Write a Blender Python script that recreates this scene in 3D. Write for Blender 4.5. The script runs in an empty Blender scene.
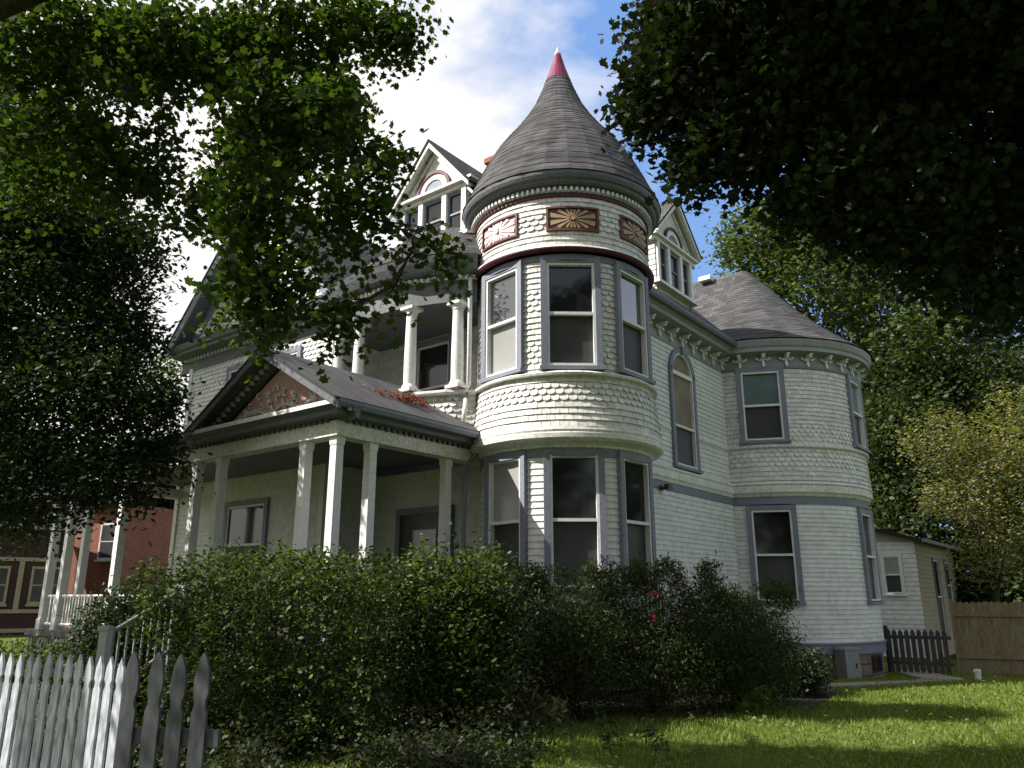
import bpy, math, random
import numpy as np
from mathutils import Vector, Matrix
random.seed(7); rng = np.random.default_rng(11)
sc = bpy.context.scene; COL = sc.collection
PI = math.pi; R_ = math.radians

# ------------------------------------------------------------------ materials
def newmat(n):
    m = bpy.data.materials.new(n); m.use_nodes = True
    nt = m.node_tree; return m, nt, nt.nodes['Principled BSDF'], nt.nodes['Material Output']
def N(nt, t, **k):
    n = nt.nodes.new(t)
    for a, b in k.items(): setattr(n, a, b)
    return n
def ramp(nt, stops):
    r = N(nt, 'ShaderNodeValToRGB'); e = r.color_ramp.elements
    while len(e) < len(stops): e.new(0.5)
    for i, (p, c) in enumerate(stops): e[i].position = p; e[i].color = (*c, 1)
    return r
def paint(name, col, rough=.55, var=.12, scale=3, dirt=.25, bump=.15, spec=.3, island=0.0, streak=False):
    m, nt, b, o = newmat(name); L = nt.links
    tc = N(nt, 'ShaderNodeTexCoord')
    mp = N(nt, 'ShaderNodeMapping'); mp.inputs['Scale'].default_value = (1, 1, .25 if streak else 1)
    L.new(tc.outputs['Object'], mp.inputs['Vector'])
    n1 = N(nt, 'ShaderNodeTexNoise'); n1.inputs['Scale'].default_value = scale; n1.inputs['Detail'].default_value = 8
    n1.inputs['Roughness'].default_value = .65
    L.new(mp.outputs[0], n1.inputs['Vector'])
    c = np.array(col)
    r = ramp(nt, [(.25, tuple(c*(1-var)*np.array([1, .98, .93]))), (.5, tuple(c)), (.75, tuple(np.minimum(c*(1+var*.5), 1)))])
    L.new(n1.outputs['Fac'], r.inputs[0]); last = r.outputs[0]
    n2 = N(nt, 'ShaderNodeTexNoise'); n2.inputs['Scale'].default_value = scale*6; n2.inputs['Detail'].default_value = 6
    L.new(mp.outputs[0], n2.inputs['Vector'])
    r2 = ramp(nt, [(.35, (1-dirt,)*3), (.6, (1, 1, 1))]); L.new(n2.outputs['Fac'], r2.inputs[0])
    mx = N(nt, 'ShaderNodeMixRGB', blend_type='MULTIPLY'); mx.inputs[0].default_value = 1
    L.new(last, mx.inputs[1]); L.new(r2.outputs[0], mx.inputs[2]); last = mx.outputs[0]
    if island:
        g = N(nt, 'ShaderNodeNewGeometry'); r3 = ramp(nt, [(0, (1-island,)*3), (1, (1, 1, 1))])
        L.new(g.outputs['Random Per Island'], r3.inputs[0])
        m2 = N(nt, 'ShaderNodeMixRGB', blend_type='MULTIPLY'); m2.inputs[0].default_value = 1
        L.new(last, m2.inputs[1]); L.new(r3.outputs[0], m2.inputs[2]); last = m2.outputs[0]
    L.new(last, b.inputs['Base Color']); b.inputs['Roughness'].default_value = rough
    b.inputs['Specular IOR Level'].default_value = spec
    if bump:
        bp = N(nt, 'ShaderNodeBump'); bp.inputs['Strength'].default_value = bump; bp.inputs['Distance'].default_value = .01
        L.new(n2.outputs['Fac'], bp.inputs['Height']); L.new(bp.outputs[0], b.inputs['Normal'])
    return m
M = {}
M['siding'] = paint('siding_paint', (.70, .70, .67), var=.12, scale=1.1, dirt=.16, island=.10)
M['shingle'] = paint('shingle_paint', (.73, .715, .675), var=.16, scale=2, dirt=.24, island=.2)
M['trim'] = paint('trim_paint', (.72, .71, .67), var=.15, scale=2.5, dirt=.28)
M['white'] = paint('white_paint', (.72, .72, .71), var=.06, scale=3, dirt=.15)
M['grey'] = paint('blue_grey_paint', (.19, .205, .255), var=.10, scale=3, dirt=.15)
M['porchgrey'] = paint('porch_cornice_paint', (.13, .135, .15), var=.15, scale=3, dirt=.3)
M['burgundy'] = paint('burgundy_paint', (.11, .022, .04), var=.2)
M['tan'] = paint('tan_rays', (.42, .30, .18), var=.2, scale=8)
M['pink'] = paint('magenta_finial_paint', (.17, .02, .065), rough=.4, var=.1)
M['rose'] = paint('rose_and_sunlit_panel_paint', (.58, .34, .33), var=.2, scale=9)
M['cream'] = paint('cream_carving', (.76, .71, .66), var=.2, scale=8)
M['brownred'] = paint('brown_panel', (.13, .055, .04), var=.2, scale=8)
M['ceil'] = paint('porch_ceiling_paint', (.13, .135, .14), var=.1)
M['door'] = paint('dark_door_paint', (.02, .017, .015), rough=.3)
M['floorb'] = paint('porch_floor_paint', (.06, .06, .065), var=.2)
M['metal'] = paint('grey_metal', (.22, .23, .24), rough=.4, var=.2, spec=.5)
M['dark'] = paint('dark_metal', (.03, .03, .03), rough=.4)
M['plastic'] = paint('white_plastic', (.7, .7, .68), rough=.35, var=.05)
M['darkwood'] = paint('weathered_wood', (.075, .07, .075), rough=.85, var=.4, scale=4, dirt=.4, streak=True, island=.35)
M['cedar'] = paint('cedar_boards', (.24, .19, .11), rough=.85, var=.35, scale=4, dirt=.35, streak=True, island=.35)
M['frieze'] = paint('grey_frieze_paint', (.27, .275, .28), var=.1, dirt=.15)
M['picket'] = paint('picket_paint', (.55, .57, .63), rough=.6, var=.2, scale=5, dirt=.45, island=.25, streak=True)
M['picketshaded'] = paint('shaded_picket_gate_paint', (.07, .073, .085), rough=.6, var=.25, scale=5, dirt=.45, island=.2, streak=True)  # white gate pickets in shade; the shade is put into this dark colour
M['concrete'] = paint('concrete', (.36, .31, .27), rough=.9, var=.25, scale=2, dirt=.35)
M['bark'] = paint('bark', (.045, .036, .028), rough=.95, var=.5, scale=6, dirt=.6, bump=.8, streak=True)
M['stucco'] = paint('tan_stucco', (.40, .34, .26), rough=.9, var=.15, scale=3)
M['halft'] = paint('cream_timber', (.33, .28, .20), rough=.8)
M['darkwall'] = paint('dark_red_wall', (.05, .025, .022), rough=.8, var=.3)
M['soil'] = paint('soil', (.035, .026, .018), rough=1, var=.5, scale=8, dirt=.5)

def uvbrick(name, c1, c2, mortar, bw, bh, ms, rough=.9, bump=.4, off=.5, noise=.3):
    m, nt, b, o = newmat(name); L = nt.links
    tc = N(nt, 'ShaderNodeTexCoord'); br = N(nt, 'ShaderNodeTexBrick'); br.offset = off
    br.inputs['Scale'].default_value = 1; br.inputs['Brick Width'].default_value = bw; br.inputs['Row Height'].default_value = bh
    br.inputs['Mortar Size'].default_value = ms; br.inputs['Mortar Smooth'].default_value = .2; br.inputs['Bias'].default_value = 0
    br.inputs['Color1'].default_value = (*c1, 1); br.inputs['Color2'].default_value = (*c2, 1); br.inputs['Mortar'].default_value = (*mortar, 1)
    nz = N(nt, 'ShaderNodeTexNoise'); nz.inputs['Scale'].default_value = 2.2; nz.inputs['Detail'].default_value = 9; nz.inputs['Roughness'].default_value = .7
    L.new(tc.outputs['UV'], br.inputs['Vector']); L.new(tc.outputs['Object'], nz.inputs['Vector'])
    r = ramp(nt, [(.3, (1-noise,)*3), (.7, (1, 1, 1))]); L.new(nz.outputs['Fac'], r.inputs[0])
    mx = N(nt, 'ShaderNodeMixRGB', blend_type='MULTIPLY'); mx.inputs[0].default_value = 1
    L.new(br.outputs['Color'], mx.inputs[1]); L.new(r.outputs[0], mx.inputs[2]); L.new(mx.outputs[0], b.inputs['Base Color'])
    n2 = N(nt, 'ShaderNodeTexNoise'); n2.inputs['Scale'].default_value = 60; n2.inputs['Detail'].default_value = 4
    L.new(tc.outputs['Object'], n2.inputs['Vector'])
    mt = N(nt, 'ShaderNodeMath', operation='MULTIPLY_ADD'); mt.inputs[1].default_value = -1.0
    L.new(br.outputs['Fac'], mt.inputs[0]); L.new(n2.outputs['Fac'], mt.inputs[2])
    bp = N(nt, 'ShaderNodeBump'); bp.inputs['Strength'].default_value = bump; bp.inputs['Distance'].default_value = .015
    L.new(mt.outputs[0], bp.inputs['Height']); L.new(bp.outputs[0], b.inputs['Normal'])
    b.inputs['Roughness'].default_value = rough; b.inputs['Specular IOR Level'].default_value = .2
    return m
M['roof'] = uvbrick('asphalt_shingles', (.062, .06, .063), (.135, .13, .135), (.028, .028, .028), .32, .15, .008, noise=.42)
M['porchroof'] = uvbrick('metal_porch_roof', (.085, .085, .09), (.115, .115, .12), (.035, .035, .035), .45, 3.0, .012, rough=.6)
M['brick'] = uvbrick('red_brick', (.36, .10, .06), (.26, .07, .045), (.28, .24, .2), .22, .075, .008)
M['stone'] = uvbrick('foundation_stone', (.36, .24, .18), (.26, .20, .17), (.12, .10, .09), .55, .28, .02, noise=.45)

def glass(name, col, rough=.06, var=.5, sc_=1.2, spec=.6):
    m, nt, b, o = newmat(name); L = nt.links
    tc = N(nt, 'ShaderNodeTexCoord'); n1 = N(nt, 'ShaderNodeTexNoise'); n1.inputs['Scale'].default_value = sc_
    L.new(tc.outputs['Object'], n1.inputs['Vector']); c = np.array(col)
    r = ramp(nt, [(.3, tuple(c*(1-var))), (.7, tuple(c*(1+var)))]); L.new(n1.outputs['Fac'], r.inputs[0]); L.new(r.outputs[0], b.inputs['Base Color'])
    b.inputs['Roughness'].default_value = rough; b.inputs['Specular IOR Level'].default_value = spec
    bp = N(nt, 'ShaderNodeBump'); bp.inputs['Strength'].default_value = .03; bp.inputs['Distance'].default_value = .02
    L.new(n1.outputs['Fac'], bp.inputs['Height']); L.new(bp.outputs[0], b.inputs['Normal'])
    return m
M['glass'] = glass('window_glass', (.014, .014, .015))
M['blind'] = glass('blind_behind_glass', (.30, .30, .29), rough=.12, var=.12, spec=.5)
M['skyglass'] = glass('bare_glass', (.03, .032, .035), rough=.03, var=.2, spec=1.0, sc_=.5)
M['skyglass'].node_tree.nodes['Principled BSDF'].inputs['Coat Weight'].default_value = 1; M['skyglass'].node_tree.nodes['Principled BSDF'].inputs['Coat IOR'].default_value = 1.9; M['skyglass'].node_tree.nodes['Principled BSDF'].inputs['Coat Roughness'].default_value = .02
M['screen'] = glass('window_screen', (.055, .055, .056), rough=.4, spec=.15, var=.25)
M['curtain'] = glass('curtained_glass', (.10, .14, .14), rough=.08, var=.2)
M['shade'] = glass('tan_shade_glass', (.20, .16, .11), rough=.1, var=.25)

def leafmat(name, c1, c2, trans=.35, rough=.5, c3=None):
    m, nt, b, o = newmat(name); L = nt.links
    g = N(nt, 'ShaderNodeNewGeometry')
    st = [(0, c1), (.75, c2)] + ([(1, c3)] if c3 else [])
    r = ramp(nt, st); L.new(g.outputs['Random Per Island'], r.inputs[0])
    L.new(r.outputs[0], b.inputs['Base Color']); b.inputs['Roughness'].default_value = rough; b.inputs['Specular IOR Level'].default_value = .18
    t = N(nt, 'ShaderNodeBsdfTranslucent')
    hs = N(nt, 'ShaderNodeMixRGB', blend_type='MULTIPLY'); hs.inputs[0].default_value = 1; hs.inputs[2].default_value = (1.5, 1.7, .5, 1)
    L.new(r.outputs[0], hs.inputs[1]); L.new(hs.outputs[0], t.inputs['Color'])
    mx = N(nt, 'ShaderNodeMixShader'); mx.inputs[0].default_value = trans
    L.new(b.outputs[0], mx.inputs[1]); L.new(t.outputs[0], mx.inputs[2]); L.new(mx.outputs[0], o.inputs['Surface'])
    return m
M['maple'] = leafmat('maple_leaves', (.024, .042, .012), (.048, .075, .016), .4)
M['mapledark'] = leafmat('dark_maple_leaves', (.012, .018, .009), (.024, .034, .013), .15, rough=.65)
M['holly'] = leafmat('dark_tree_leaves', (.014, .024, .010), (.03, .045, .016), .25)
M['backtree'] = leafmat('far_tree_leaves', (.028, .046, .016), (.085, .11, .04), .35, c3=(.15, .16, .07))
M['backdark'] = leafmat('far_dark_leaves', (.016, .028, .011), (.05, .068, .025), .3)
M['dogwood'] = leafmat('dogwood_leaves', (.09, .105, .04), (.18, .18, .08), .3, c3=(.27, .18, .11))
M['hedge'] = leafmat('hedge_leaves', (.007, .013, .005), (.075, .108, .024), .3)
M['spirea'] = leafmat('spirea_leaves', (.011, .018, .007), (.056, .074, .023), .35)
M['ivy'] = leafmat('groundcover_leaves', (.012, .02, .008), (.032, .045, .016), .25, c3=(.06, .045, .02))
M['grass'] = leafmat('grass_blades', (.09, .135, .022), (.18, .23, .05), .45, c3=(.29, .27, .10))
M['petal'] = leafmat('red_petals', (.20, .012, .02), (.32, .02, .04), .2)
M['redvine'] = leafmat('red_creeper_leaves', (.13, .02, .014), (.24, .05, .03), .2, c3=(.12, .10, .03))

def groundmat():
    m, nt, b, o = newmat('lawn_soil'); L = nt.links
    tc = N(nt, 'ShaderNodeTexCoord'); n1 = N(nt, 'ShaderNodeTexNoise'); n1.inputs['Scale'].default_value = .7; n1.inputs['Detail'].default_value = 10
    L.new(tc.outputs['Object'], n1.inputs['Vector'])
    r = ramp(nt, [(.3, (.05, .07, .018)), (.55, (.085, .12, .028)), (.75, (.12, .14, .045))]); L.new(n1.outputs['Fac'], r.inputs[0])
    L.new(r.outputs[0], b.inputs['Base Color']); b.inputs['Roughness'].default_value = 1; b.inputs['Specular IOR Level'].default_value = 0
    return m
M['ground'] = groundmat()

# ------------------------------------------------------------------ mesh builder
class MB:
    def __init__(s): s.v = []; s.f = []; s.uv = []
    def face(s, pts, uv=None):
        i = len(s.v); s.v += [tuple(p) for p in pts]; s.f.append(tuple(range(i, i+len(pts)))); s.uv.append(uv)
    def box(s, c, h, m=None):          # centre, half sizes, optional matrix
        x, y, z = h; P = [Vector((c[0]+a*x, c[1]+b*y, c[2]+d*z)) for a in (-1, 1) for b in (-1, 1) for d in (-1, 1)]
        if m is not None: P = [m @ p for p in P]
        i = len(s.v); s.v += [tuple(p) for p in P]
        for f, (du, dv) in (((0,1,3,2),(y,z)), ((4,6,7,5),(y,z)), ((0,4,5,1),(x,z)), ((2,3,7,6),(x,z)), ((0,2,6,4),(x,y)), ((1,5,7,3),(x,y))):
            s.f.append(tuple(i+k for k in f)); s.uv.append([(0,0),(2*du,0),(2*du,2*dv),(0,2*dv)] if du else None)
        return s
    def b2(s, p0, p1, m=None):
        c = [(a+b)/2 for a, b in zip(p0, p1)]; h = [abs(b-a)/2 for a, b in zip(p0, p1)]; return s.box(c, h, m)
    def prism(s, poly, d0, d1, m):      # poly in (x,z), extruded along local y d0..d1
        n = len(poly); i = len(s.v)
        for d in (d0, d1): s.v += [tuple(m @ Vector((x, d, z))) for x, z in poly]
        s.f.append(tuple(range(i, i+n))); s.uv.append(None); s.f.append(tuple(range(i+2*n-1, i+n-1, -1))); s.uv.append(None)
        for k in range(n): s.f.append((i+k, i+n+k, i+n+(k+1) % n, i+(k+1) % n)); s.uv.append(None)
        return s
    def tube(s, pts, rad, seg=8, cap=True):
        pts = [Vector(p) for p in pts]; n = len(pts)
        if not isinstance(rad, (list, tuple)): rad = [rad]*n
        i0 = len(s.v); up = Vector((0, 0, 1))
        for k, p in enumerate(pts):
            d = (pts[min(k+1, n-1)]-pts[max(k-1, 0)])
            if d.length < 1e-9: d = Vector((0,0,1))
            d.normalize(); a = d.cross(up)
            if a.length < .05: a = d.cross(Vector((1, 0, 0)))
            a.normalize(); b = d.cross(a)
            for j in range(seg):
                t = 2*PI*j/seg; s.v.append(tuple(p+rad[k]*(a*math.cos(t)+b*math.sin(t))))
        for k in range(n-1):
            for j in range(seg):
                s.f.append((i0+k*seg+j, i0+k*seg+(j+1) % seg, i0+(k+1)*seg+(j+1) % seg, i0+(k+1)*seg+j)); s.uv.append(None)
        if cap:
            s.f.append(tuple(i0+j for j in range(seg))); s.uv.append(None)
            s.f.append(tuple(i0+(n-1)*seg+j for j in range(seg))); s.uv.append(None)
        return s
    def lathe(s, prof, c=(0, 0), seg=24, a0=0, a1=2*PI):    # prof (r,z)
        L = 0; Ls = [0]
        for k in range(1, len(prof)): L += math.dist(prof[k], prof[k-1]); Ls.append(L)
        for k in range(len(prof)-1):
            (r0, z0), (r1, z1) = prof[k], prof[k+1]
            for j in range(seg):
                t0 = a0+(a1-a0)*j/seg; t1 = a0+(a1-a0)*(j+1)/seg; R = max(r0, r1)
                s.face([(c[0]+r*math.cos(t), c[1]+r*math.sin(t), z) for r, z, t in ((r0, z0, t0), (r0, z0, t1), (r1, z1, t1), (r1, z1, t0))],
                       [(t0*r0, Ls[k]), (t1*r0, Ls[k]), (t1*r1, Ls[k+1]), (t0*r1, Ls[k+1])])
        return s
    def build(s, name, mat, parent=None, smooth=False, merge=False):
        me = bpy.data.meshes.new(name); me.from_pydata(s.v, [], s.f)
        if any(u for u in s.uv):
            l = me.uv_layers.new(name='UVMap'); flat = []
            for f, u in zip(s.f, s.uv): flat += [c for q in (u or [(0, 0)]*len(f)) for c in q]
            l.data.foreach_set('uv', flat)
        me.materials.append(mat)
        if merge:
            import bmesh
            bm = bmesh.new(); bm.from_mesh(me); bmesh.ops.remove_doubles(bm, verts=bm.verts, dist=1e-4)
            bmesh.ops.recalc_face_normals(bm, faces=bm.faces); bm.to_mesh(me); bm.free()
        if smooth:
            me.polygons.foreach_set('use_smooth', [True]*len(me.polygons))
        me.update()
        o = bpy.data.objects.new(name, me); COL.objects.link(o)
        if parent: o.parent = parent
        return o
def thing(name, label, cat, loc=(0, 0, 0), rz=0, group=None):
    o = bpy.data.objects.new(name, None); COL.objects.link(o); o.location = loc; o.rotation_euler = (0, 0, rz)
    return tag(o, label, cat, group)
def tag(o, label=None, cat=None, group=None, kind=None):
    if label: o['label'] = label
    if cat: o['category'] = cat
    if group: o['group'] = group
    if kind: o['kind'] = kind
    return o
def copy_tree(o, parent=None):
    c = o.copy(); COL.objects.link(c); c.parent = parent
    for ch in list(o.children): copy_tree(ch, c)
    return c
def basis(p, ang):      # local x = to the viewer's right along the wall, local y = outward normal, z up
    n = Vector((math.cos(ang), math.sin(ang), 0)); t = Vector((-math.sin(ang), math.cos(ang), 0))
    return Matrix(((t.x, n.x, 0, p[0]), (t.y, n.y, 0, p[1]), (0, 0, 1, p[2]), (0, 0, 0, 1)))

# paths
class Arc:
    def __init__(s, cx, cy, R, d0, d1): s.c = (cx, cy); s.R = R; s.a0 = R_(d0); s.L = R*(R_(d1)-R_(d0)); s.step = .12
    def ang(s, t): return s.a0+t/s.R
    def pt(s, t, off=0): a = s.ang(t); return (s.c[0]+(s.R+off)*math.cos(a), s.c[1]+(s.R+off)*math.sin(a))
    def s_of(s, deg): return (R_(deg)-s.a0)*s.R
class Line:
    def __init__(s, p0, p1):
        s.p = Vector(p0); d = Vector(p1)-Vector(p0); s.L = d.length; s.t = d/s.L; s.n = Vector((s.t.y, -s.t.x)); s.step = 99
    def ang(s, t): return math.atan2(s.n.y, s.n.x)
    def pt(s, t, off=0): q = s.p+s.t*t+s.n*off; return (q.x, q.y)
class Poly:
    def __init__(s, P):
        s.P = [Vector(p) for p in P]; s.c = [0]
        for a, b in zip(s.P, s.P[1:]): s.c.append(s.c[-1]+(b-a).length)
        s.L = s.c[-1]; s.step = .3
        seg = [(b-a).normalized() for a, b in zip(s.P, s.P[1:])]; s.nn = []
        for k in range(len(s.P)):
            t = (seg[max(k-1, 0)]+seg[min(k, len(seg)-1)]).normalized(); s.nn.append(Vector((t.y, -t.x)))
    def k(s, t):
        for k in range(len(s.c)-1):
            if t <= s.c[k+1]+1e-6: return k, (t-s.c[k])/(s.c[k+1]-s.c[k])
        return len(s.c)-2, 1
    def pt(s, t, off=0):
        k, u = s.k(t); p = s.P[k].lerp(s.P[k+1], u); n = s.nn[k].lerp(s.nn[k+1], u).normalized(); q = p+n*off; return (q.x, q.y)
    def ang(s, t): k, u = s.k(t); n = s.nn[k].lerp(s.nn[k+1], u); return math.atan2(n.y, n.x)
def sweep(mb, path, prof, s0=0, s1=None, caps=False):
    s1 = path.L if s1 is None else s1
    if s1-s0 < 1e-4: return
    n = max(1, int(math.ceil((s1-s0)/path.step))); ts = [s0+(s1-s0)*i/n for i in range(n+1)]
    Ls = [0]
    for a, b in zip(prof, prof[1:]): Ls.append(Ls[-1]+math.dist(a, b))
    i0 = len(mb.v); m = len(prof)
    for t in ts:
        for o, z in prof: x, y = path.pt(t, o); mb.v.append((x, y, z))
    for i in range(n):
        for j in range(m-1):
            a = i0+i*m+j; mb.f.append((a, a+m, a+m+1, a+1)); mb.uv.append([(ts[i], Ls[j]), (ts[i+1], Ls[j]), (ts[i+1], Ls[j+1]), (ts[i], Ls[j+1])])
    if caps:
        mb.f.append(tuple(range(i0, i0+m))); mb.uv.append(None); mb.f.append(tuple(range(i0+n*m, i0+n*m+m))); mb.uv.append(None)
def intervals(L0, L1, holes):
    out = [(L0, L1)]
    for a, b in holes:
        nx = []
        for x, y in out:
            if b <= x or a >= y: nx.append((x, y)); continue
            if a > x: nx.append((x, a))
            if b < y: nx.append((b, y))
        out = nx
    return [q for q in out if q[1]-q[0] > .01]
def lap(mb, path, z0, z1, holes=(), course=.115, s0=0, s1=None, proud=.022):
    s1 = path.L if s1 is None else s1; n = max(1, round((z1-z0)/course)); c = (z1-z0)/n
    for k in range(n):
        zb = z0+k*c; zt = zb+c; zm = (zb+zt)/2
        hs = [(h[0], h[1]) for h in holes if h[2] < zm < h[3]]
        for a, b in intervals(s0, s1, hs): sweep(mb, path, [(0, zb), (proud, zb), (.002, zt)], a, b)
def shing(mb, path, z0, z1, style=lambda k, n: 'fish', holes=(), s0=0, s1=None, w=.14, h=.115, back=True, flare=lambda z: 0):
    s1 = path.L if s1 is None else s1; n = max(1, round((z1-z0)/h)); c = (z1-z0)/n; cnt = max(1, round((s1-s0)/w)); ww = (s1-s0)/cnt
    if back:
        for k in range(n):
            zb = z0+k*c; zt = zb+c; zm = (zb+zt)/2
            for a, b in intervals(s0, s1, [(q[0], q[1]) for q in holes if q[2] < zm < q[3]]):
                sweep(mb, path, [(flare(zb), zb), (flare(zt), zt)], a, b)
    for k in range(n):
        zb = z0+k*c; zt = zb+c; st = style(k, n); sh = .5 if k % 2 else 0
        for j in range(-1, cnt+1):
            a = s0+(j+sh)*ww+.004; b = a+ww-.008+random.uniform(-.002, .002)
            a = max(a, s0); b = min(b, s1)
            if b-a < .03: continue
            m_ = (a+b)/2; zm = (zb+zt)/2
            if any(q[0] < m_ < q[1] and q[2] < zm < q[3] for q in holes): continue
            W = b-a; j_ = random.uniform(-.003, .003)
            if st == 'fish': low = [(a, zb+.055)]+[(m_-W/2*math.cos(t), zb+.05-.05*math.sin(t)) for t in (R_(25), R_(60), R_(90), R_(120), R_(155))]+[(b, zb+.055)]
            elif st == 'hex': low = [(a, zb+.05), (a+W*.28, zb), (b-W*.28, zb), (b, zb+.05)]
            else: low = [(a, zb+j_), (b, zb+j_)]
            ol = .026+random.uniform(-.004, .006)
            f = [(*path.pt(s_, flare(zb)+ol-(z_-zb)*.1), z_) for s_, z_ in low]
            t = [(*path.pt(b, flare(zt)+.004), zt), (*path.pt(a, flare(zt)+.004), zt)]
            i = len(mb.v); mb.v += f+t; mb.f.append(tuple(range(i, i+len(f)+2))); mb.uv.append(None)
            bk = [(*path.pt(s_, flare(zb)+.002), z_) for s_, z_ in low]; q = len(f); i2 = len(mb.v); mb.v += bk
            for e in range(q-1): mb.f.append((i+e, i2+e, i2+e+1, i+e+1)); mb.uv.append(None)
def dentils(mb, path, z, off, pitch=.13, w=.065, h=.07, d=.06, s0=0, s1=None):
    s1 = path.L if s1 is None else s1; sweep(mb, path, [(off-d/2-.004, z-h/2), (off-d/2+.006, z-h/2), (off-d/2+.006, z+h/2+.01), (off-d/2-.004, z+h/2+.01)], s0, s1)
    n = int((s1-s0)/pitch)
    for k in range(n):
        t = s0+(k+.5)*(s1-s0)/n; x, y = path.pt(t, off); mb.box((0, 0, 0), (w/2, d/2, h/2), basis((x, y, z), path.ang(t)))

def leaves(name, blobs, n, size, mat, parent, shape='oval', clump=.22, per=14, up=.5, shell=.6, droop=0, fold=False, fixz=None, strand=0):
    """blobs: (centre, radii, weight). one mesh of leaf faces gathered on twigs"""
    if shape == 'maple':
        A = [(0,-.45),(.22,-.34),(.5,-.22),(.36,-.02),(.52,.24),(.24,.2),(.14,.28),(0,.56),(-.14,.28),(-.24,.2),(-.52,.24),(-.36,-.02),(-.5,-.22),(-.22,-.34)]
    elif shape == 'oval': A = [(0,-.5),(.22,-.2),(.24,.15),(0,.5),(-.24,.15),(-.22,-.2)]
    elif shape == 'thin': A = [(0,-.5),(.11,0),(0,.5),(-.11,0)]
    else: A = [(0,-.5),(.32,0),(0,.5),(-.32,0)]
    A = np.array(A); k = len(A); w = np.array([b[2] for b in blobs], float); w /= w.sum()
    nt = max(1, n//per); bi = rng.choice(len(blobs), nt, p=w)
    C = np.array([b[0] for b in blobs])[bi]; Rr = np.array([b[1] for b in blobs])[bi]
    d = rng.normal(size=(nt, 3)); d /= np.linalg.norm(d, axis=1)[:, None]
    rad = np.where(rng.random(nt) < shell, rng.uniform(.78, 1.06, nt), rng.random(nt)**.4*.9)
    T = C+d*rad[:, None]*Rr
    P = np.repeat(T, per, 0)+rng.normal(size=(nt*per, 3))*clump*np.array([1, 1, .75]); m = len(P)
    if strand:
        sdv = rng.normal(size=(nt, 3)); sdv /= np.linalg.norm(sdv, axis=1)[:, None]; sdv = sdv*.6+d*.7; sdv[:, 2] -= .55; sdv /= np.linalg.norm(sdv, axis=1)[:, None]
        tt = np.tile(np.linspace(-.4, 1, per), nt)*np.repeat(rng.uniform(.3, 1.2, nt), per)*strand
        P = P+np.repeat(sdv, per, 0)*tt[:, None]; P[:, 2] -= .35*np.clip(tt, 0, None)**2
    if droop: P[:, 2] -= np.abs(rng.normal(size=m))*droop
    if fixz is not None: P[:, 2] = np.maximum(P[:, 2], fixz)
    nrm = rng.normal(size=(m, 3)); nrm[:, 2] = np.abs(nrm[:, 2])+up; nrm /= np.linalg.norm(nrm, axis=1)[:, None]
    a = np.cross(nrm, rng.normal(size=(m, 3))); a /= np.linalg.norm(a, axis=1)[:, None]; b = np.cross(nrm, a)
    S = size*rng.uniform(.6, 1.25, m)
    V = P[:, None, :]+S[:, None, None]*(a[:, None, :]*A[None, :, 0, None]+b[:, None, :]*A[None, :, 1, None])
    # slight cupping
    V += nrm[:, None, :]*(S[:, None, None]*(-.35)*(A[:, 0]**2)[None, :, None]*rng.uniform(-.5, 1.2, (m, 1, 1)))
    me = bpy.data.meshes.new(name); me.vertices.add(m*k); me.vertices.foreach_set('co', V.reshape(-1))
    me.loops.add(m*k); me.loops.foreach_set('vertex_index', np.arange(m*k, dtype=np.int32)); me.polygons.add(m)
    me.polygons.foreach_set('loop_start', np.arange(0, m*k, k, dtype=np.int32)); me.polygons.foreach_set('loop_total', np.full(m, k, dtype=np.int32))
    me.materials.append(mat); me.update(calc_edges=True); me.validate()
    o = bpy.data.objects.new(name, me); COL.objects.link(o)
    if parent: o.parent = parent
    return o

# pixel ray -> world point at forward distance (used to read positions off the photo)
TH = R_(15.27); F = 780.0
def at(px, py, y):
    u = px-512; v = 384-py; h = F*math.cos(TH)-v*math.sin(TH); up = F*math.sin(TH)+v*math.cos(TH)
    return Vector((u/h*y, y, 1.6+up/h*y))
def blob(px, py, y, rpx, rpy, dy=None, w=None):
    k = y/790; rx, rz = rpx*k, rpy*k; dy = dy or (rx+rz)/2
    return (tuple(at(px, py, y)), (rx, dy, rz), w or rx*rz)

# ------------------------------------------------------------------ camera, world, sun
cam = bpy.data.objects.new('camera', bpy.data.cameras.new('camera')); COL.objects.link(cam); sc.camera = cam
cam.location = (0, 0, 1.6); cam.rotation_euler = (R_(90)+TH, 0, 0); cam.data.sensor_width = 36; cam.data.lens = F/1024*36
cam.data.clip_end = 3000; cam.data.clip_start = .05
EL = R_(43); AZ = (-.975, -.22)
sd = Vector((AZ[0]*math.cos(EL), AZ[1]*math.cos(EL), math.sin(EL))).normalized()
sl = bpy.data.lights.new('sun', 'SUN'); sl.energy = 5.0; sl.angle = R_(.53); sl.color = (1, .955, .88)
so = bpy.data.objects.new('sun', sl); COL.objects.link(so); so.rotation_euler = sd.to_track_quat('Z', 'Y').to_euler(); so.location = (-20, -5, 30)
wd = bpy.data.worlds.new('World'); sc.world = wd; wd.use_nodes = True; nt = wd.node_tree; L = nt.links
bg = nt.nodes['Background']; bg.inputs['Strength'].default_value = .10
sky = N(nt, 'ShaderNodeTexSky', sky_type='NISHITA'); sky.sun_disc = False; sky.sun_elevation = EL; sky.sun_rotation = math.atan2(sd.x, sd.y)
sky.air_density = 1.2; sky.dust_density = .6; sky.ozone_density = 2
tc = N(nt, 'ShaderNodeTexCoord'); mp = N(nt, 'ShaderNodeMapping'); mp.inputs['Scale'].default_value = (1, 1, 2.0); L.new(tc.outputs['Generated'], mp.inputs[0])
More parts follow.
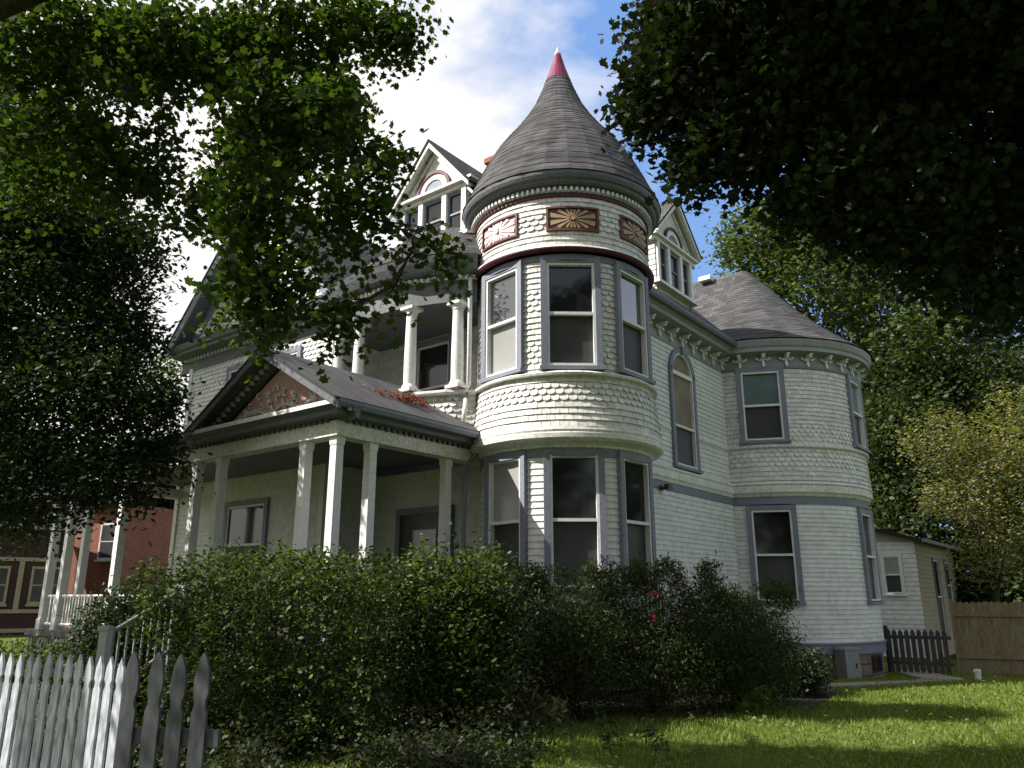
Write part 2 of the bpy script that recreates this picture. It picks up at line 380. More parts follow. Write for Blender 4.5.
cn = N(nt, 'ShaderNodeTexNoise'); cn.inputs['Scale'].default_value = 2.6; cn.inputs['Detail'].default_value = 9; cn.inputs['Roughness'].default_value = .55; cn.inputs['Distortion'].default_value = .3
L.new(mp.outputs[0], cn.inputs['Vector'])
sx = N(nt, 'ShaderNodeSeparateXYZ'); L.new(tc.outputs['Generated'], sx.inputs[0])
# more cloud towards the left (-x) than the right
ma = N(nt, 'ShaderNodeMath', operation='MULTIPLY_ADD'); ma.inputs[1].default_value = -1.15; mxx = N(nt, 'ShaderNodeMath', operation='MAXIMUM'); mxx.inputs[1].default_value = -.45; L.new(sx.outputs['X'], mxx.inputs[0]); L.new(mxx.outputs[0], ma.inputs[0]); L.new(cn.outputs['Fac'], ma.inputs[2])
yb = N(nt, 'ShaderNodeMath', operation='MULTIPLY_ADD'); yb.inputs[1].default_value = .10; L.new(sx.outputs['Y'], yb.inputs[0]); L.new(ma.outputs[0], yb.inputs[2])
cr = ramp(nt, [(.44, (0, 0, 0)), (.66, (1, 1, 1))]); y2 = N(nt, 'ShaderNodeMath', operation='SUBTRACT'); y2.inputs[1].default_value = -.02; L.new(yb.outputs[0], y2.inputs[0]); L.new(y2.outputs[0], cr.inputs[0])
ccol = ramp(nt, [(.3, (4.7, 4.75, 4.9)), (.7, (6.9, 6.6, 6.2))]); L.new(cn.outputs['Fac'], ccol.inputs[0])
cm = N(nt, 'ShaderNodeMixRGB'); L.new(cr.outputs[0], cm.inputs[0]); vr = ramp(nt, [(.35, (0, 0, 0)), (.75, (.8, .8, .8))]); L.new(sx.outputs['Y'], vr.inputs[0])
vm = N(nt, 'ShaderNodeMixRGB'); vm.inputs[2].default_value = (.95, 2.1, 4.7, 1); L.new(vr.outputs[0], vm.inputs[0]); hs = N(nt, 'ShaderNodeHueSaturation'); hs.inputs['Saturation'].default_value = .5; L.new(sky.outputs[0], hs.inputs['Color']); L.new(hs.outputs[0], vm.inputs[1]); L.new(vm.outputs[0], cm.inputs[1]); L.new(ccol.outputs[0], cm.inputs[2]); L.new(cm.outputs[0], bg.inputs['Color'])
sc.view_settings.view_transform = 'Standard'; sc.view_settings.look = 'None'; sc.view_settings.exposure = .95; sc.view_settings.gamma = 1
sc.cycles.max_bounces = 8; sc.cycles.transparent_max_bounces = 4; sc.cycles.use_denoising = True

# ------------------------------------------------------------------ ground
def gz(x, y):
    q = min(max((11.2-y)/4.5, 0), 1)*min(max((x+.5)/2.5, 0), 1); q = -.32*q*q*(3-2*q); q += .12*math.exp(-((x-9.5)**2/9+(y-15)**2/7)); return q+gz0(x, y)
def gz0(x, y):
    t = min(max((y-13)/11, 0), 1); return -.5*t*t*(3-2*t)*min(max((x+2)/5, 0), 1)
g = MB(); xs = [-900, -200, -60]+[-30+k*1.5 for k in range(50)]+[60, 200, 900]; ys = [-900, -200, -40]+[-10+k*1.5 for k in range(60)]+[110, 300, 1500]
for x in xs:
    for y in ys: g.v.append((x, y, gz(x, y)))
ny = len(ys)
for i in range(len(xs)-1):
    for j in range(ny-1): a = i*ny+j; g.f.append((a, a+ny, a+ny+1, a+1)); g.uv.append(None)
tag(g.build('ground', M['ground'], smooth=True), kind='structure')
s = MB()      # planting bed soil under the shrubs
bed = [(-14, 7.3), (-3.4, 8.0), (.1, 11.6), (4.6, 12.6), (5.8, 14.5), (7.6, 18.5), (11, 22), (12, 26), (-14, 26)]
for yk in range(0, 1): s.face([(x, y, gz(x, y)+.006) for x, y in bed[:5]]+[(5.8, 14.6, .006), (-14, 14.6, .006)])
tag(s.build('planting_bed_soil', M['soil']), kind='structure')
s = MB(); pth = [(3.9, 14.2), (4.6, 15.4), (6.5, 15.9), (8.4, 16.6), (10.6, 20.4), (11.6, 24)]
for (x0, y0), (x1, y1) in zip(pth, pth[1:]):
    for k in range(3):
        f0, f1 = k/3, (k+1)/3; A0 = Vector((x0+(x1-x0)*f0, y0+(y1-y0)*f0)); A1 = Vector((x0+(x1-x0)*f1, y0+(y1-y0)*f1)); 
        d = (A1-A0).normalized(); n_ = Vector((-d.y, d.x))*.45; A1 = A1-d*.015
        t = [(*(A0+n_),), (*(A1+n_),), (*(A1-n_),), (*(A0-n_),)]
        top = [(x, y, gz(x, y)+.05) for x, y in t]; bt = [(x, y, gz(x, y)-.05) for x, y in t]; s.face(top)
        for q in range(4): s.face([top[q], top[(q+1) % 4], bt[(q+1) % 4], bt[q]])
tag(s.build('path', M['concrete']), kind='structure')

# ------------------------------------------------------------------ THE HOUSE (local x = a: depth along right wall, local y = b: along the facade to the left)
house = thing('victorian_house', 'large white Victorian house with round cone roofed turret, columned porch and rounded bay', 'house', (1.05, 15.3, 0), R_(52.2))
DT = -146.1                 # local angle that looks at the camera from the turret axis
WC = [DT-43, DT+5.5, DT+53]
def hpt(a, b, z=0): return (a, b, z)

def window(parent, P, ang, z0, z1, w, casing=.13, back=.12, proud=.06, up_mat='glass', low_mat='screen', name='window', head=True, arch=False, split=.5, label=None, glassy=-.045):
    """flat sash window: casing boards, white sashes, two panes"""
    m = basis((P[0], P[1], 0), ang); h = w/2; c = casing
    cs = MB()
    cs.b2((-h-c, -back, z0-.02), (-h, proud, z1+c), m); cs.b2((h, -back, z0-.02), (h+c, proud, z1+c), m)
    if not arch and head: cs.b2((-h, -back, z1), (h, proud-.003, z1+c-.003), m)
    cs.b2((-h-c-.03, -back, z0-.09), (h+c+.03, proud+.05, z0-.021), m)
    if arch:
        n = 14; cz = z1-0.0; 
        for k in range(n):
            t0 = PI*k/n; t1 = PI*(k+1)/n
            poly = [((h)*math.cos(t0), cz+h*math.sin(t0)), ((h+c)*math.cos(t0), cz+(h+c)*math.sin(t0)), ((h+c)*math.cos(t1), cz+(h+c)*math.sin(t1)), (h*math.cos(t1), cz+h*math.sin(t1))]
            cs.prism(poly, -back, proud, m)
        cs.b2((-.06, proud, z1+h-.03), (.06, proud+.05, z1+h+c+.04), m)
    wo = cs.build(name, M['grey'], parent)
    if label: wo['label'] = label
    s = MB(); e = .045; zs = z0+(z1-z0)*split
    g0, g1 = glassy+.005, proud-.02
    for x0, x1 in ((-h, -h+e), (h-e, h)): s.b2((x0, -back+.01, z0), (x1, g1, z1 if not arch else z1), m)
    s.b2((-h+e, -back+.01, z0), (h-e, g1, z0+e), m)
    if not arch: s.b2((-h+e, -back+.01, z1-e), (h-e, g1, z1), m)
    else:
        s.b2((-h+e, -back+.01, z1-.05), (h-e, g1, z1+.05), m)
        n = 14
        for k in range(n):
            t0 = PI*k/n; t1 = PI*(k+1)/n; r0, r1 = h-e, h-.002
            s.prism([(r0*math.cos(t0), z1+r0*math.sin(t0)), (r1*math.cos(t0), z1+r1*math.sin(t0)), (r1*math.cos(t1), z1+r1*math.sin(t1)), (r0*math.cos(t1), z1+r0*math.sin(t1))], -back+.01, g1, m)
    s.b2((-h+e, g0-.01, zs-.025), (h-e, g1-.006, zs+.03), m)
    s.build('sash', M['white'], wo)
    p = MB(); p.b2((-h+e+.001, glassy-.02, zs), (h-e-.001, glassy, z1-.004), m); p.build('pane', M[up_mat], wo)
    q = MB(); q.b2((-h+e+.001, glassy-.045, z0+.004), (h-e-.001, glassy-.018, zs-.003), m); q.build('pane', M[low_mat], wo)
    if arch:
        q = MB(); q.prism([((h-e)*math.cos(PI*k/16), z1+.052+(h-e-.05)*math.sin(PI*k/16)) for k in range(17)], glassy-.02, glassy, m); q.build('pane', M['shade'], wo)
    return wo

def arcpt(path, deg, off): t = path.s_of(deg); x, y = path.pt(t, off); return (x, y), path.ang(t)

# --- turret ---------------------------------------------------------------
A0, A1 = DT-165, DT+165
t1 = Arc(0, 0, 1.64, A0, A1); t2 = Arc(0, 0, 1.73, A0, A1); tf = Arc(0, 0, 1.80, A0, A1)
gw1, gw2 = .46, .49
def holes(path, degs, hw, z0, z1): return [(path.s_of(d)-hw, path.s_of(d)+hw, z0, z1) for d in degs]
mb = MB(); lap(mb, t1, .45, 4.15, holes(t1, WC, .47, 1.75, 4.15)); lap(mb, t1, .1, .45)
mb.build('turret_lower_wall', M['siding'], house)
st2 = lambda k, n: 'fish' if (k % 9) in (2, 3, 4, 5) else 'square'
mb = MB(); shing(mb, t2, 5.5, 7.75, st2, holes(t2, WC, .49, 5.5, 7.75), w=.15)
mb.build('turret_upper_wall', M['shingle'], house)
# flared shingled skirt between the floors
fl = lambda z: max(0, (5.5-z))*.13
mb = MB(); shing(mb, Arc(0, 0, 1.755, A0, A1), 4.5, 5.46, lambda k, n: 'fish' if k >= n-4 and k < n-1 else 'square', w=.15, flare=fl)
mb.build('turret_skirt', M['shingle'], house)
mb = MB(); sweep(mb, t2, [(.02, 5.44), (.13, 5.46), (.14, 5.50), (.08, 5.54), (.0, 5.56), (-.1, 5.56)]); mb.build('sill_band', M['trim'], house)
mb = MB(); sweep(mb, t1, [(0, 4.14), (.06, 4.16), (.09, 4.20), (.15, 4.23), (.23, 4.26), (.285, 4.30), (.29, 4.38), (.27, 4.40), (.285, 4.44), (.27, 4.50), (.12, 4.52)])
mb.build('belt_cornice', M['trim'], house, smooth=False)
mb = MB(); sweep(mb, t1, [(.0, 4.0), (.035, 4.005), (.04, 4.14), (0, 4.145)], caps=True); mb.build('grey_band', M['grey'], house)
mb = MB(); sweep(mb, t2, [(.0, 7.72), (.035, 7.725), (.04, 7.84), (0, 7.85)]); mb.build('grey_band', M['grey'], house)
mb = MB(); sweep(mb, tf, [(.02, 7.865), (.09, 7.875), (.115, 7.91), (.11, 7.925)]); sweep(mb, tf, [(.02, 9.00), (.045, 9.01), (.045, 9.06), (.0, 9.07)]); mb.build('burgundy_moulding', M['burgundy'], house)
mb = MB(); sweep(mb, tf, [(.12, 7.93), (.10, 7.97), (.04, 8.0), (0, 8.01)]); mb.build('frieze_moulding', M['trim'], house)
# frieze
PH = 26.0   # panel angular half width in arc metres handled below
panels = [DT-43, DT+7.3, DT+55]
fh = [(tf.s_of(d)-.5, tf.s_of(d)+.5, 8.30, 8.78) for d in panels]
mb = MB(); shing(mb, tf, 8.0, 9.02, lambda k, n: 'fish' if k in (3, 4, 5) else 'square', fh, w=.17, h=.11); mb.build('turret_frieze', M['shingle'], house)
for d in panels:
    bgp = MB(); rp = MB(); c = tf.s_of(d)
    sweep(bgp, tf, [(.01, 8.31), (.02, 8.31), (.02, 8.77), (.01, 8.77)], c-.49, c+.49, caps=True)
    fr = MB()
    for za, zb in ((8.29, 8.33), (8.75, 8.79)): sweep(fr, tf, [(.0, za), (.06, za), (.06, zb), (.0, zb)], c-.5, c+.5, caps=True)
    for sa in (-.5, .46): sweep(fr, tf, [(.0, 8.33), (.058, 8.33), (.058, 8.75), (.0, 8.75)], c+sa, c+sa+.04, caps=True)
    n = 16
    for k in range(n):
        t = 2*PI*(k+.5)/n
        def lim(t, r=1): 
            cx, cz = math.cos(t), math.sin(t); return min(.44/max(abs(cx), 1e-3), .19/max(abs(cz), 1e-3))
        r1 = lim(t)*.97; w0, w1 = .010, .034*r1/.3
        tx, tz = -math.sin(t), math.cos(t)
        q = []
        for r, w_ in ((.07, -w0), (r1, -w1), (r1, w1), (.07, w0)):
            sx_, sz_ = r*math.cos(t)+w_*tx, r*math.sin(t)+w_*tz
            sx_ = max(-.45, min(.45, sx_)); sz_ = max(-.2, min(.2, sz_)); q.append((sx_, sz_))
        f = [(*tf.pt(c+a, .04), 8.54+b) for a, b in q]; bb = [(*tf.pt(c+a, .02), 8.54+b) for a, b in q]
        rp.face(f)
        for e in range(4): rp.face([f[e], f[(e+1) % 4], bb[(e+1) % 4], bb[e]])
    m_ = basis((*tf.pt(c, .02), 8.54), tf.ang(c)); 
    rp.prism([(.045*math.cos(a), .045*math.sin(a)) for a in np.linspace(0, 2*PI, 13)[:-1]], 0, .05, m_)
    po = bgp.build('sunburst_panel', M['rose'] if d == panels[0] else M['brownred'], house); fr.build('frame', M['burgundy'] if d == panels[0] else M['brownred'], po); rp.build('rays', M['cream'] if d == panels[0] else M['tan'], po)  # first panel gets paler colours that stand for sunlight falling on it
# dentils + eave + roof
mb = MB(); dentils(mb, tf, 9.13, .08, pitch=.10, w=.05, h=.075, d=.09); mb.build('dentil_band', M['trim'], house)
mb = MB(); sweep(mb, tf, [(.0, 9.07), (.035, 9.075), (.035, 9.18), (.10, 9.20), (.16, 9.20), (.20, 9.23), (.22, 9.28), (.27, 9.30), (.30, 9.36), (.31, 9.42), (.24, 9.43)]); mb.build('turret_cornice', M['porchgrey'], house)
prof = [(2.13, 9.44), (2.05, 9.62), (1.96, 9.80), (1.83, 10.10), (1.65, 10.48), (1.44, 10.85), (1.23, 11.15), (1.00, 11.45), (.75, 11.83), (.54, 12.2), (.40, 12.55), (.27, 12.9)]
def dens(pr, step=.14):        # shingle courses: every course steps out a little
    out = []
    for (r0, z0), (r1, z1) in zip(pr, pr[1:]):
        n = max(1, round(math.dist((r0, z0), (r1, z1))/step))
        for k in range(n):
            f0, f1 = k/n, (k+1)/n; out += [(r0+(r1-r0)*f0+.010+random.uniform(-.002, .002), z0+(z1-z0)*f0), (r0+(r1-r0)*f1+.002, z0+(z1-z0)*f1-.002)]
    return out+[pr[-1]]
mb = MB().lathe([(2.05, 9.43)]+dens(prof), seg=28); tr = mb.build('turret_roof', M['roof'], house)
MB().lathe([(.30, 12.86), (.275, 12.93), (.17, 13.25), (.10, 13.52), (.075, 13.60)], seg=20).build('finial', M['pink'], tr, smooth=True)
MB().lathe([(.075, 13.60), (.085, 13.63), (.05, 13.68), (.03, 13.75), (.0, 13.84)], seg=14).build('finial_tip', M['cream'], tr, smooth=True)
for i, d in enumerate(WC):
    (p, a) = arcpt(t1, d, -.055); window(house, p, a, 1.75, 4.03, .86, casing=.11, proud=.065, up_mat='blind' if i == 0 else 'glass')
    (p, a) = arcpt(t2, d, -.055); window(house, p, a, 5.66, 7.68, .90, casing=.115, proud=.065, up_mat='skyglass' if i != 1 else 'glass', low_mat='blind' if i == 0 else 'screen')

# --- right wall (y=-.35) ------------------------------------------------------
rw = Line((0.8, -.35), (7.7, -.35)); so_ = .8
ah = [(4.72-so_-.6, 4.72-so_+.6, 4.55, 7.05)]
mb = MB(); lap(mb, rw, .45, 3.97, []); mb.build('side_lower_wall', M['siding'], house)
mb = MB(); lap(mb, rw, 4.55, 7.62, [(4.72-so_-.62, 4.72-so_+.62, 4.5, 7.5)], course=.12); mb.build('side_upper_wall', M['siding'], house)
# small spandrels round the arched head
mb = MB(); m_ = basis((4.72, -.35, 0), -PI/2); n = 12
for sgn in (-1, 1):
    arc = [(sgn*.60*math.cos(t), 6.95+.60*math.sin(t)) for t in np.linspace(0, PI/2, n)]
    mb.prism([(sgn*.64, 6.9)]+arc+[(0, 7.62), (sgn*.64, 7.62)], -.05, .008, m_)
mb.build('arch_spandrel', M['siding'], house)
mb = MB(); bc = [(0, 4.14), (.05, 4.16), (.07, 4.22), (.10, 4.26), (.11, 4.40), (.09, 4.42), (.12, 4.46), (.12, 4.50), (.0, 4.56)]
sweep(mb, rw, bc, caps=True); mb.build('belt_cornice', M['trim'], house)
mb = MB(); sweep(mb, rw, [(0, 3.97), (.035, 3.975), (.035, 4.14), (0, 4.145)], caps=True); mb.build('grey_band', M['grey'], house)
mb = MB()
for a, b in ((0, 4.72-so_-.76), (4.72-so_+.76, rw.L)): sweep(mb, rw, [(0, 5.42), (.045, 5.43), (.06, 5.48), (.03, 5.52), (0, 5.53)], a, b, caps=True)
mb.build('narrow_belt', M['trim'], house)
window(house, (4.72, -.36), -PI/2, 4.64, 6.95, 1.14, casing=.13, back=.06, proud=.07, arch=True, up_mat='shade', low_mat='screen', split=.42, label='tall round arched stair window', glassy=-.02)
# eave of the right wall
EV = [(0, 7.62), (.03, 7.63), (.03, 7.98), (.10, 8.02), (.42, 8.04), (.42, 8.14), (.48, 8.18), (.52, 8.30), (.50, 8.34), (.1, 8.36)]
mb = MB(); sweep(mb, rw, EV, caps=True); mb.build('eave_cornice', M['frieze'], house)
mb = MB(); sweep(mb, Line((0.8, -.35), (7.3, -.35)), [(.52, 8.20), (.60, 8.20), (.63, 8.26), (.63, 8.33), (.61, 8.35), (.60, 8.33), (.59, 8.26), (.52, 8.24)], caps=True); mb.build('gutter', M['porchgrey'], house)
# bracket ornament (little white scrolls under the eaves)
bk = MB(); I = Matrix.Identity(4)
bk.b2((-.035, 0, -.14), (.035, .06, .12)); bk.b2((-.035, .06, .04), (.035, .22, .12)); bk.b2((-.05, 0, .10), (.05, .26, .14))
for sx_ in (-1, 1):
    pts = [(sx_*(.05+.10*k/6), .04+.05*math.sin(k*.6), .06-.09*math.sin(PI*k/6)) for k in range(7)]; bk.tube(pts, [.022, .024, .024, .022, .02, .018, .016], 6)
    bk.box((sx_*.17, .05, .03), (.025, .025, .03))
bk.box((0, .05, -.16), (.025, .025, .03))
first = bk.build('bracket', M['white'], house); first.location = (-99, 0, 0); brs = []
def put_bracket(x, y, z, ang):
    global first
    o = first if not brs else first.copy()
    if brs: COL.objects.link(o); o.parent = house
    brs.append(1); o.location = (x, y, z); o.rotation_euler = (0, 0, ang-PI/2); return o
for k in range(11):
    t = .9+k*.62
    if t < rw.L-.2: x, y = rw.pt(t, .03); put_bracket(x, y, 7.87, -PI/2)
# floodlight
f = MB(); m_ = basis((3.3, -.37, 3.98), -PI/2); f.b2((-.06, .02, -.06), (.06, .05, .06), m_); f.tube([m_@Vector((0, .05, 0)), m_@Vector((0, .16, -.02))], .02)
f.prism([(-.12, -.05), (.12, -.05), (.10, .07), (-.10, .07)], .14, .26, m_); f.build('floodlight', M['dark'], house)

# --- rounded bay ------------------------------------------------------------------
BC = (10.4, -.05); BV = -159.8
b1 = Arc(*BC, 2.90, -182, 2); b2 = Arc(*BC, 3.0, -182, 2); BW = [BV+4.5, BV+69.5, BV+134]
mb = MB(); lap(mb, b1, .48, 3.95, holes(b1, BW, .58, 1.4, 3.95)); mb.build('bay_lower_wall', M['siding'], house)
mb = MB(); shing(mb, b2, 5.5, 7.62, lambda k, n: 'hex' if k < 5 else 'square', holes(b2, BW, .6, 5.6, 7.52), w=.17, h=.12); mb.build('bay_upper_wall', M['shingle'], house)
mb = MB(); shing(mb, b2, 4.56, 5.44, lambda k, n: 'fish' if k >= 3 else 'square', w=.17, h=.12, flare=lambda z: max(0, 5.44-z)*.05); mb.build('bay_skirt', M['shingle'], house)
mb = MB(); sweep(mb, b2, [(0, 5.43), (.09, 5.45), (.10, 5.49), (.04, 5.53), (0, 5.54), (-.1, 5.54)]); mb.build('narrow_belt', M['trim'], house)
mb = MB(); sweep(mb, b1, [(0, 4.13), (.06, 4.16), (.10, 4.22), (.15, 4.26), (.16, 4.40), (.14, 4.43), (.18, 4.47), (.16, 4.54), (.10, 4.57)]); mb.build('belt_cornice', M['trim'], house)
mb = MB(); sweep(mb, b1, [(0, 3.95), (.04, 3.955), (.04, 4.13), (0, 4.135)]); mb.build('grey_band', M['grey'], house)
mb = MB(); sweep(mb, b1, [(0, .20), (.05, .205), (.05, .42), (.08, .44), (.08, .48), (0, .49)]); mb.build('grey_skirting', M['grey'], house)
mb = MB(); sweep(mb, b1, [(-.05, -.9), (-.05, .2)]); mb.build('foundation', M['stone'], house)
mb = MB(); sweep(mb, rw, [(0, .20), (.05, .205), (.05, .45), (0, .46)]); mb.build('grey_skirting', M['grey'], house)
mb = MB(); sweep(mb, rw, [(-.05, -.9), (-.05, .2)]); sweep(mb, t1, [(-.03, -.4), (-.03, .12)]); mb.build('foundation', M['stone'], house)
BE = [(0, 7.62), (.03, 7.63), (.03, 7.98), (.08, 8.02), (.38, 8.04), (.38, 8.14), (.42, 8.18), (.46, 8.30), (.46, 8.36), (.3, 8.38)]
mb = MB(); sweep(mb, b2, BE); mb.build('bay_cornice', M['frieze'], house)
mb = MB(); sweep(mb, b2, [(.031, 7.63), (.05, 7.64), (.05, 7.70), (.031, 7.71)]); mb.build('grey_band', M['grey'], house)
for k in range(16):
    dg = -176+k*11.5; (x, y), a = arcpt(b2, dg, .03); put_bracket(x, y, 7.87, a)
bprof = [(3.50, 8.38), (3.0, 8.78), (2.4, 9.30), (1.8, 9.88), (1.2, 10.55), (.75, 11.1), (.42, 11.5), (.18, 11.74), (.0, 11.82)]
br_ = MB().lathe(dens(bprof), c=BC, seg=40).build('bay_roof', M['roof'], house)
v = MB(); m_ = Matrix.Translation((9.95, .98, 11.55)); v.prism([(-.22, 0), (.22, 0), (.16, .16), (-.16, .16)], -.2, .2, m_); v.build('roof_vent', M['white'], house)
for i, d in enumerate(BW):
    (p, a) = arcpt(b1, d, -.03); window(house, p, a, 1.5, 3.80, 1.0, casing=.13, proud=.07)
    (p, a) = arcpt(b2, d, -.03); window(house, p, a, 5.66, 7.56, 1.0, casing=.13, proud=.07, up_mat='curtain', low_mat='curtain' if i == 9 else 'screen')
# basement window
bw = MB(); (p, a) = arcpt(b1, BV+63, -.06); m_ = basis((*p, 0), a); bw.b2((-.3, -.05, -.28), (.3, .035, .14), m_); bwo = bw.build('basement_window', M['dark'], house)
q = MB(); q.b2((-.25, .035, -.24), (-.02, .045, .10), m_); q.b2((.02, .035, -.24), (.25, .045, .10), m_); q.build('pane', M['glass'], bwo)

# --- bodies of the house behind -----------------------------------------------------
mb = MB()
def wq(p, q_, z0, z1): mb.face([(*p, z0), (*q_, z0), (*q_, z1), (*p, z1)])
wq((13.1, -.35), (13.3, -.35), -.9, 8.1); wq((13.3, -.35), (13.3, 11.3), -.9, 8.1); wq((13.3, 11.3), (-1.7, 11.3), -.9, 8.1); wq((7.6, -.34), (13.2, -.34), -.9, 8.1)
mb.build('rear_wall', M['siding'], house)
wing = Line((-1.7, 11.3), (-1.7, 5.2))
wb = [(11.3-8.05-.85, 11.3-8.05+.85, 1.8, 3.8)]
mb = MB(); lap(mb, wing, .9, 5.5, wb); mb.build('wing_lower_wall', M['siding'], house)
mb = MB(); uw = [(11.3-8.9-.5, 11.3-8.9+.5, 5.75, 7.3), (11.3-6.9-.5, 11.3-6.9+.5, 5.75, 7.3)]
lap(mb, wing, 5.5, 6.9, uw); shing(mb, wing, 6.9, 7.7, lambda k, n: 'fish', uw, w=.16); mb.build('wing_upper_wall', M['siding'], house)
for c in (8.9, 6.9): window(house, (-1.72, c), PI, 5.75, 7.3, .86, casing=.12, back=.03, proud=.06, glassy=-.0)
dw = window(house, (-1.72, 8.05), PI, 1.85, 3.72, 1.5, casing=.13, back=.03, proud=.06, glassy=0.0, label='wide porch window')
for bb in (11.24, 5.26): MB().b2((-1.76, bb-.08, .9), (-1.62, bb+.08, 7.7)).build('corner_board', M['white'], house)
# return wall of the wing + recessed entry wall + balcony back wall
mb = MB(); ret = Line((-1.7, 5.2), (-.3, 5.2)); lap(mb, ret, .9, 8.0); back = Line((-.3, 5.2), (-.3, .8))
dh = [(1.15, 2.35, .9, 3.3)]; lap(mb, back, .9, 4.3, dh); b3 = [(5.2-3.35-.55, 5.2-3.35+.55, 5.0, 7.3)]; lap(mb, back, 4.9, 8.0, b3); mb.build('entry_wall', M['siding'], house)
d = MB(); d.b2((-.40, 2.75, .92), (-.31, 4.15, 3.35)); do = d.build('door', M['door'], house)
p_ = MB(); p_.b2((-.415, 3.05, 1.95), (-.401, 3.85, 3.0)); p_.build('pane', M['glass'], do); p_ = MB(); p_.tube([(-.44, 2.98, 1.85), (-.41, 2.98, 1.85)], .035); p_.build('handle', M['metal'], do)
dfr = MB()
for y0, y1, z0, z1 in ((2.62, 2.75, .9, 3.48), (4.15, 4.28, .9, 3.48), (2.75, 4.15, 3.35, 3.48)): dfr.b2((-.43, y0, z0), (-.30, y1, z1))
dfr.build('frame', M['grey'], do)
window(house, (-.31, 3.35), PI, 5.15, 7.2, 1.0, casing=.14, back=.03, proud=.06, glassy=0)
# wing gable
gc, hw_, zt, ze = 8.26, 3.55, 12.07, 8.30
mb = MB(); slope = (zt-ze)/hw_
n = 30
for k in range(n):      # gable wall of shingle rows clipped by the rakes
    z0 = ze+.02+k*(zt-.35-ze)/n; z1 = z0+(zt-.35-ze)/n; half = (zt-.30-z1)/slope
    if half < .2: break
    ln = Line((-1.75, gc+half), (-1.75, gc-half)); shing(mb, ln, z0, z1, lambda a, b: 'fish' if (k//3) % 2 else 'square', w=.16, h=(z1-z0))
mb.build('gable_wall', M['shingle'], house)
mb = MB(); wl = Line((-1.7, 11.78), (-1.7, 4.75)); sweep(mb, wl, [(0, 7.62), (.03, 7.63), (.03, 7.96), (.08, 8.0), (.40, 8.04), (.40, 8.12), (.46, 8.16), (.50, 8.30), (.0, 8.34)], caps=True); mb.build('wing_cornice', M['porchgrey'], house)
mb = MB(); dentils(mb, wl, 7.98, .07, pitch=.16, w=.08, h=.08, d=.08); mb.build('dentil_band', M['trim'], house)
window(house, (-1.77, gc), PI, 8.9, 10.1, .8, casing=.12, back=.03, proud=.06, glassy=0)
def roofplane(mb, P, th=.07):     # P: eave0, eave1, top1, top0 ; gives uv in metres with courses parallel to the eave
    P = [Vector(p) for p in P]; e = (P[1]-P[0]).normalized(); nrm = (P[1]-P[0]).cross(P[-1]-P[0]).normalized(); 
    if nrm.z < 0: nrm = -nrm
    u = nrm.cross(e); 
    uv = [((p-P[0]).dot(e), abs((p-P[0]).dot(u))) for p in P]
    mb.face(P, uv); Q = [p-nrm*th for p in P]; mb.face(Q[::-1])
    for k in range(len(P)): mb.face([P[k], P[(k+1) % len(P)], Q[(k+1) % len(P)], Q[k]])
mb = MB()
roofplane(mb, [(-2.28, gc+hw_+.05, ze-.05), (13.5, gc+hw_+.05, ze-.05), (13.5, gc, zt), (-2.28, gc, zt)])
roofplane(mb, [(-2.28, gc-hw_-.05, ze-.05), (13.5, gc-hw_-.05, ze-.05), (13.5, gc, zt), (-2.28, gc, zt)])
rf = mb.build('wing_roof', M['roof'], house)
mb = MB()
for sgn in (-1, 1):
    P0 = Vector((0, gc+sgn*(hw_+.02), ze-.14)); P1 = Vector((0, gc, zt-.10)); d_ = (P1-P0); nz = Vector((0, -d_.z, d_.y))*sgn; nz = Vector((0, nz.y, nz.z)).normalized()
    if nz.z < 0: nz = -nz
    for x0, x1, dz0, dz1 in ((-2.27, -2.2, -.20, 0), (-2.2, -1.76, -.05, -.02), (-1.80, -1.72, -.35, -.05)):
        q = [P0+nz*dz0, P1+nz*dz0, P1+nz*dz1, P0+nz*dz1]
        f0 = [Vector((x0, p.y, p.z)) for p in q]; f1 = [Vector((x1, p.y, p.z)) for p in q]; mb.face(f0); mb.face(f1)
        for e in range(4): mb.face([f0[e], f0[(e+1) % 4], f1[(e+1) % 4], f1[e]])
mb.build('rake_board', M['grey'], house)

# main hip roof with a ridge running back
RS, RB, RZ = 1.3, 2.7, 12.0
mb = MB()
roofplane(mb, [(1.2, -.95, 8.33), (13.6, -.95, 8.33), (13.6, RB, RZ), (RS, RB, RZ)])
roofplane(mb, [(1.2, -.95, 8.33), (.0, .2, 8.33), (RS, RB, RZ)])
roofplane(mb, [(13.5, 6.0, 8.6), (-.9, 6.0, 8.6), (RS, RB, RZ), (13.5, RB, RZ)])
ep = [(.0, .2), (-1.5, .7), (-2.15, 1.3), (-2.5, 2.3), (-2.58, 3.2), (-2.45, 4.1), (-2.2, 4.9), (-1.3, 5.8)]
for (x0, y0), (x1, y1) in zip(ep, ep[1:]): roofplane(mb, [(x0, y0, 8.28), (x1, y1, 8.28), (RS, RB, RZ)])
for (r0_, z0_), (r1_, z1_) in zip(bprof, bprof[1:]):
    for sg_ in (-1, 1): mb.face([(10.4+sg_*r0_, -.05, z0_), (10.4+sg_*r0_, 3.6, z0_), (10.4+sg_*r1_, 3.6, z1_), (10.4+sg_*r1_, -.05, z1_)], [(0, r0_*1.4), (3.6, r0_*1.4), (3.6, r1_*1.4), (0, r1_*1.4)])
mb.build('main_roof', M['roof'], house)
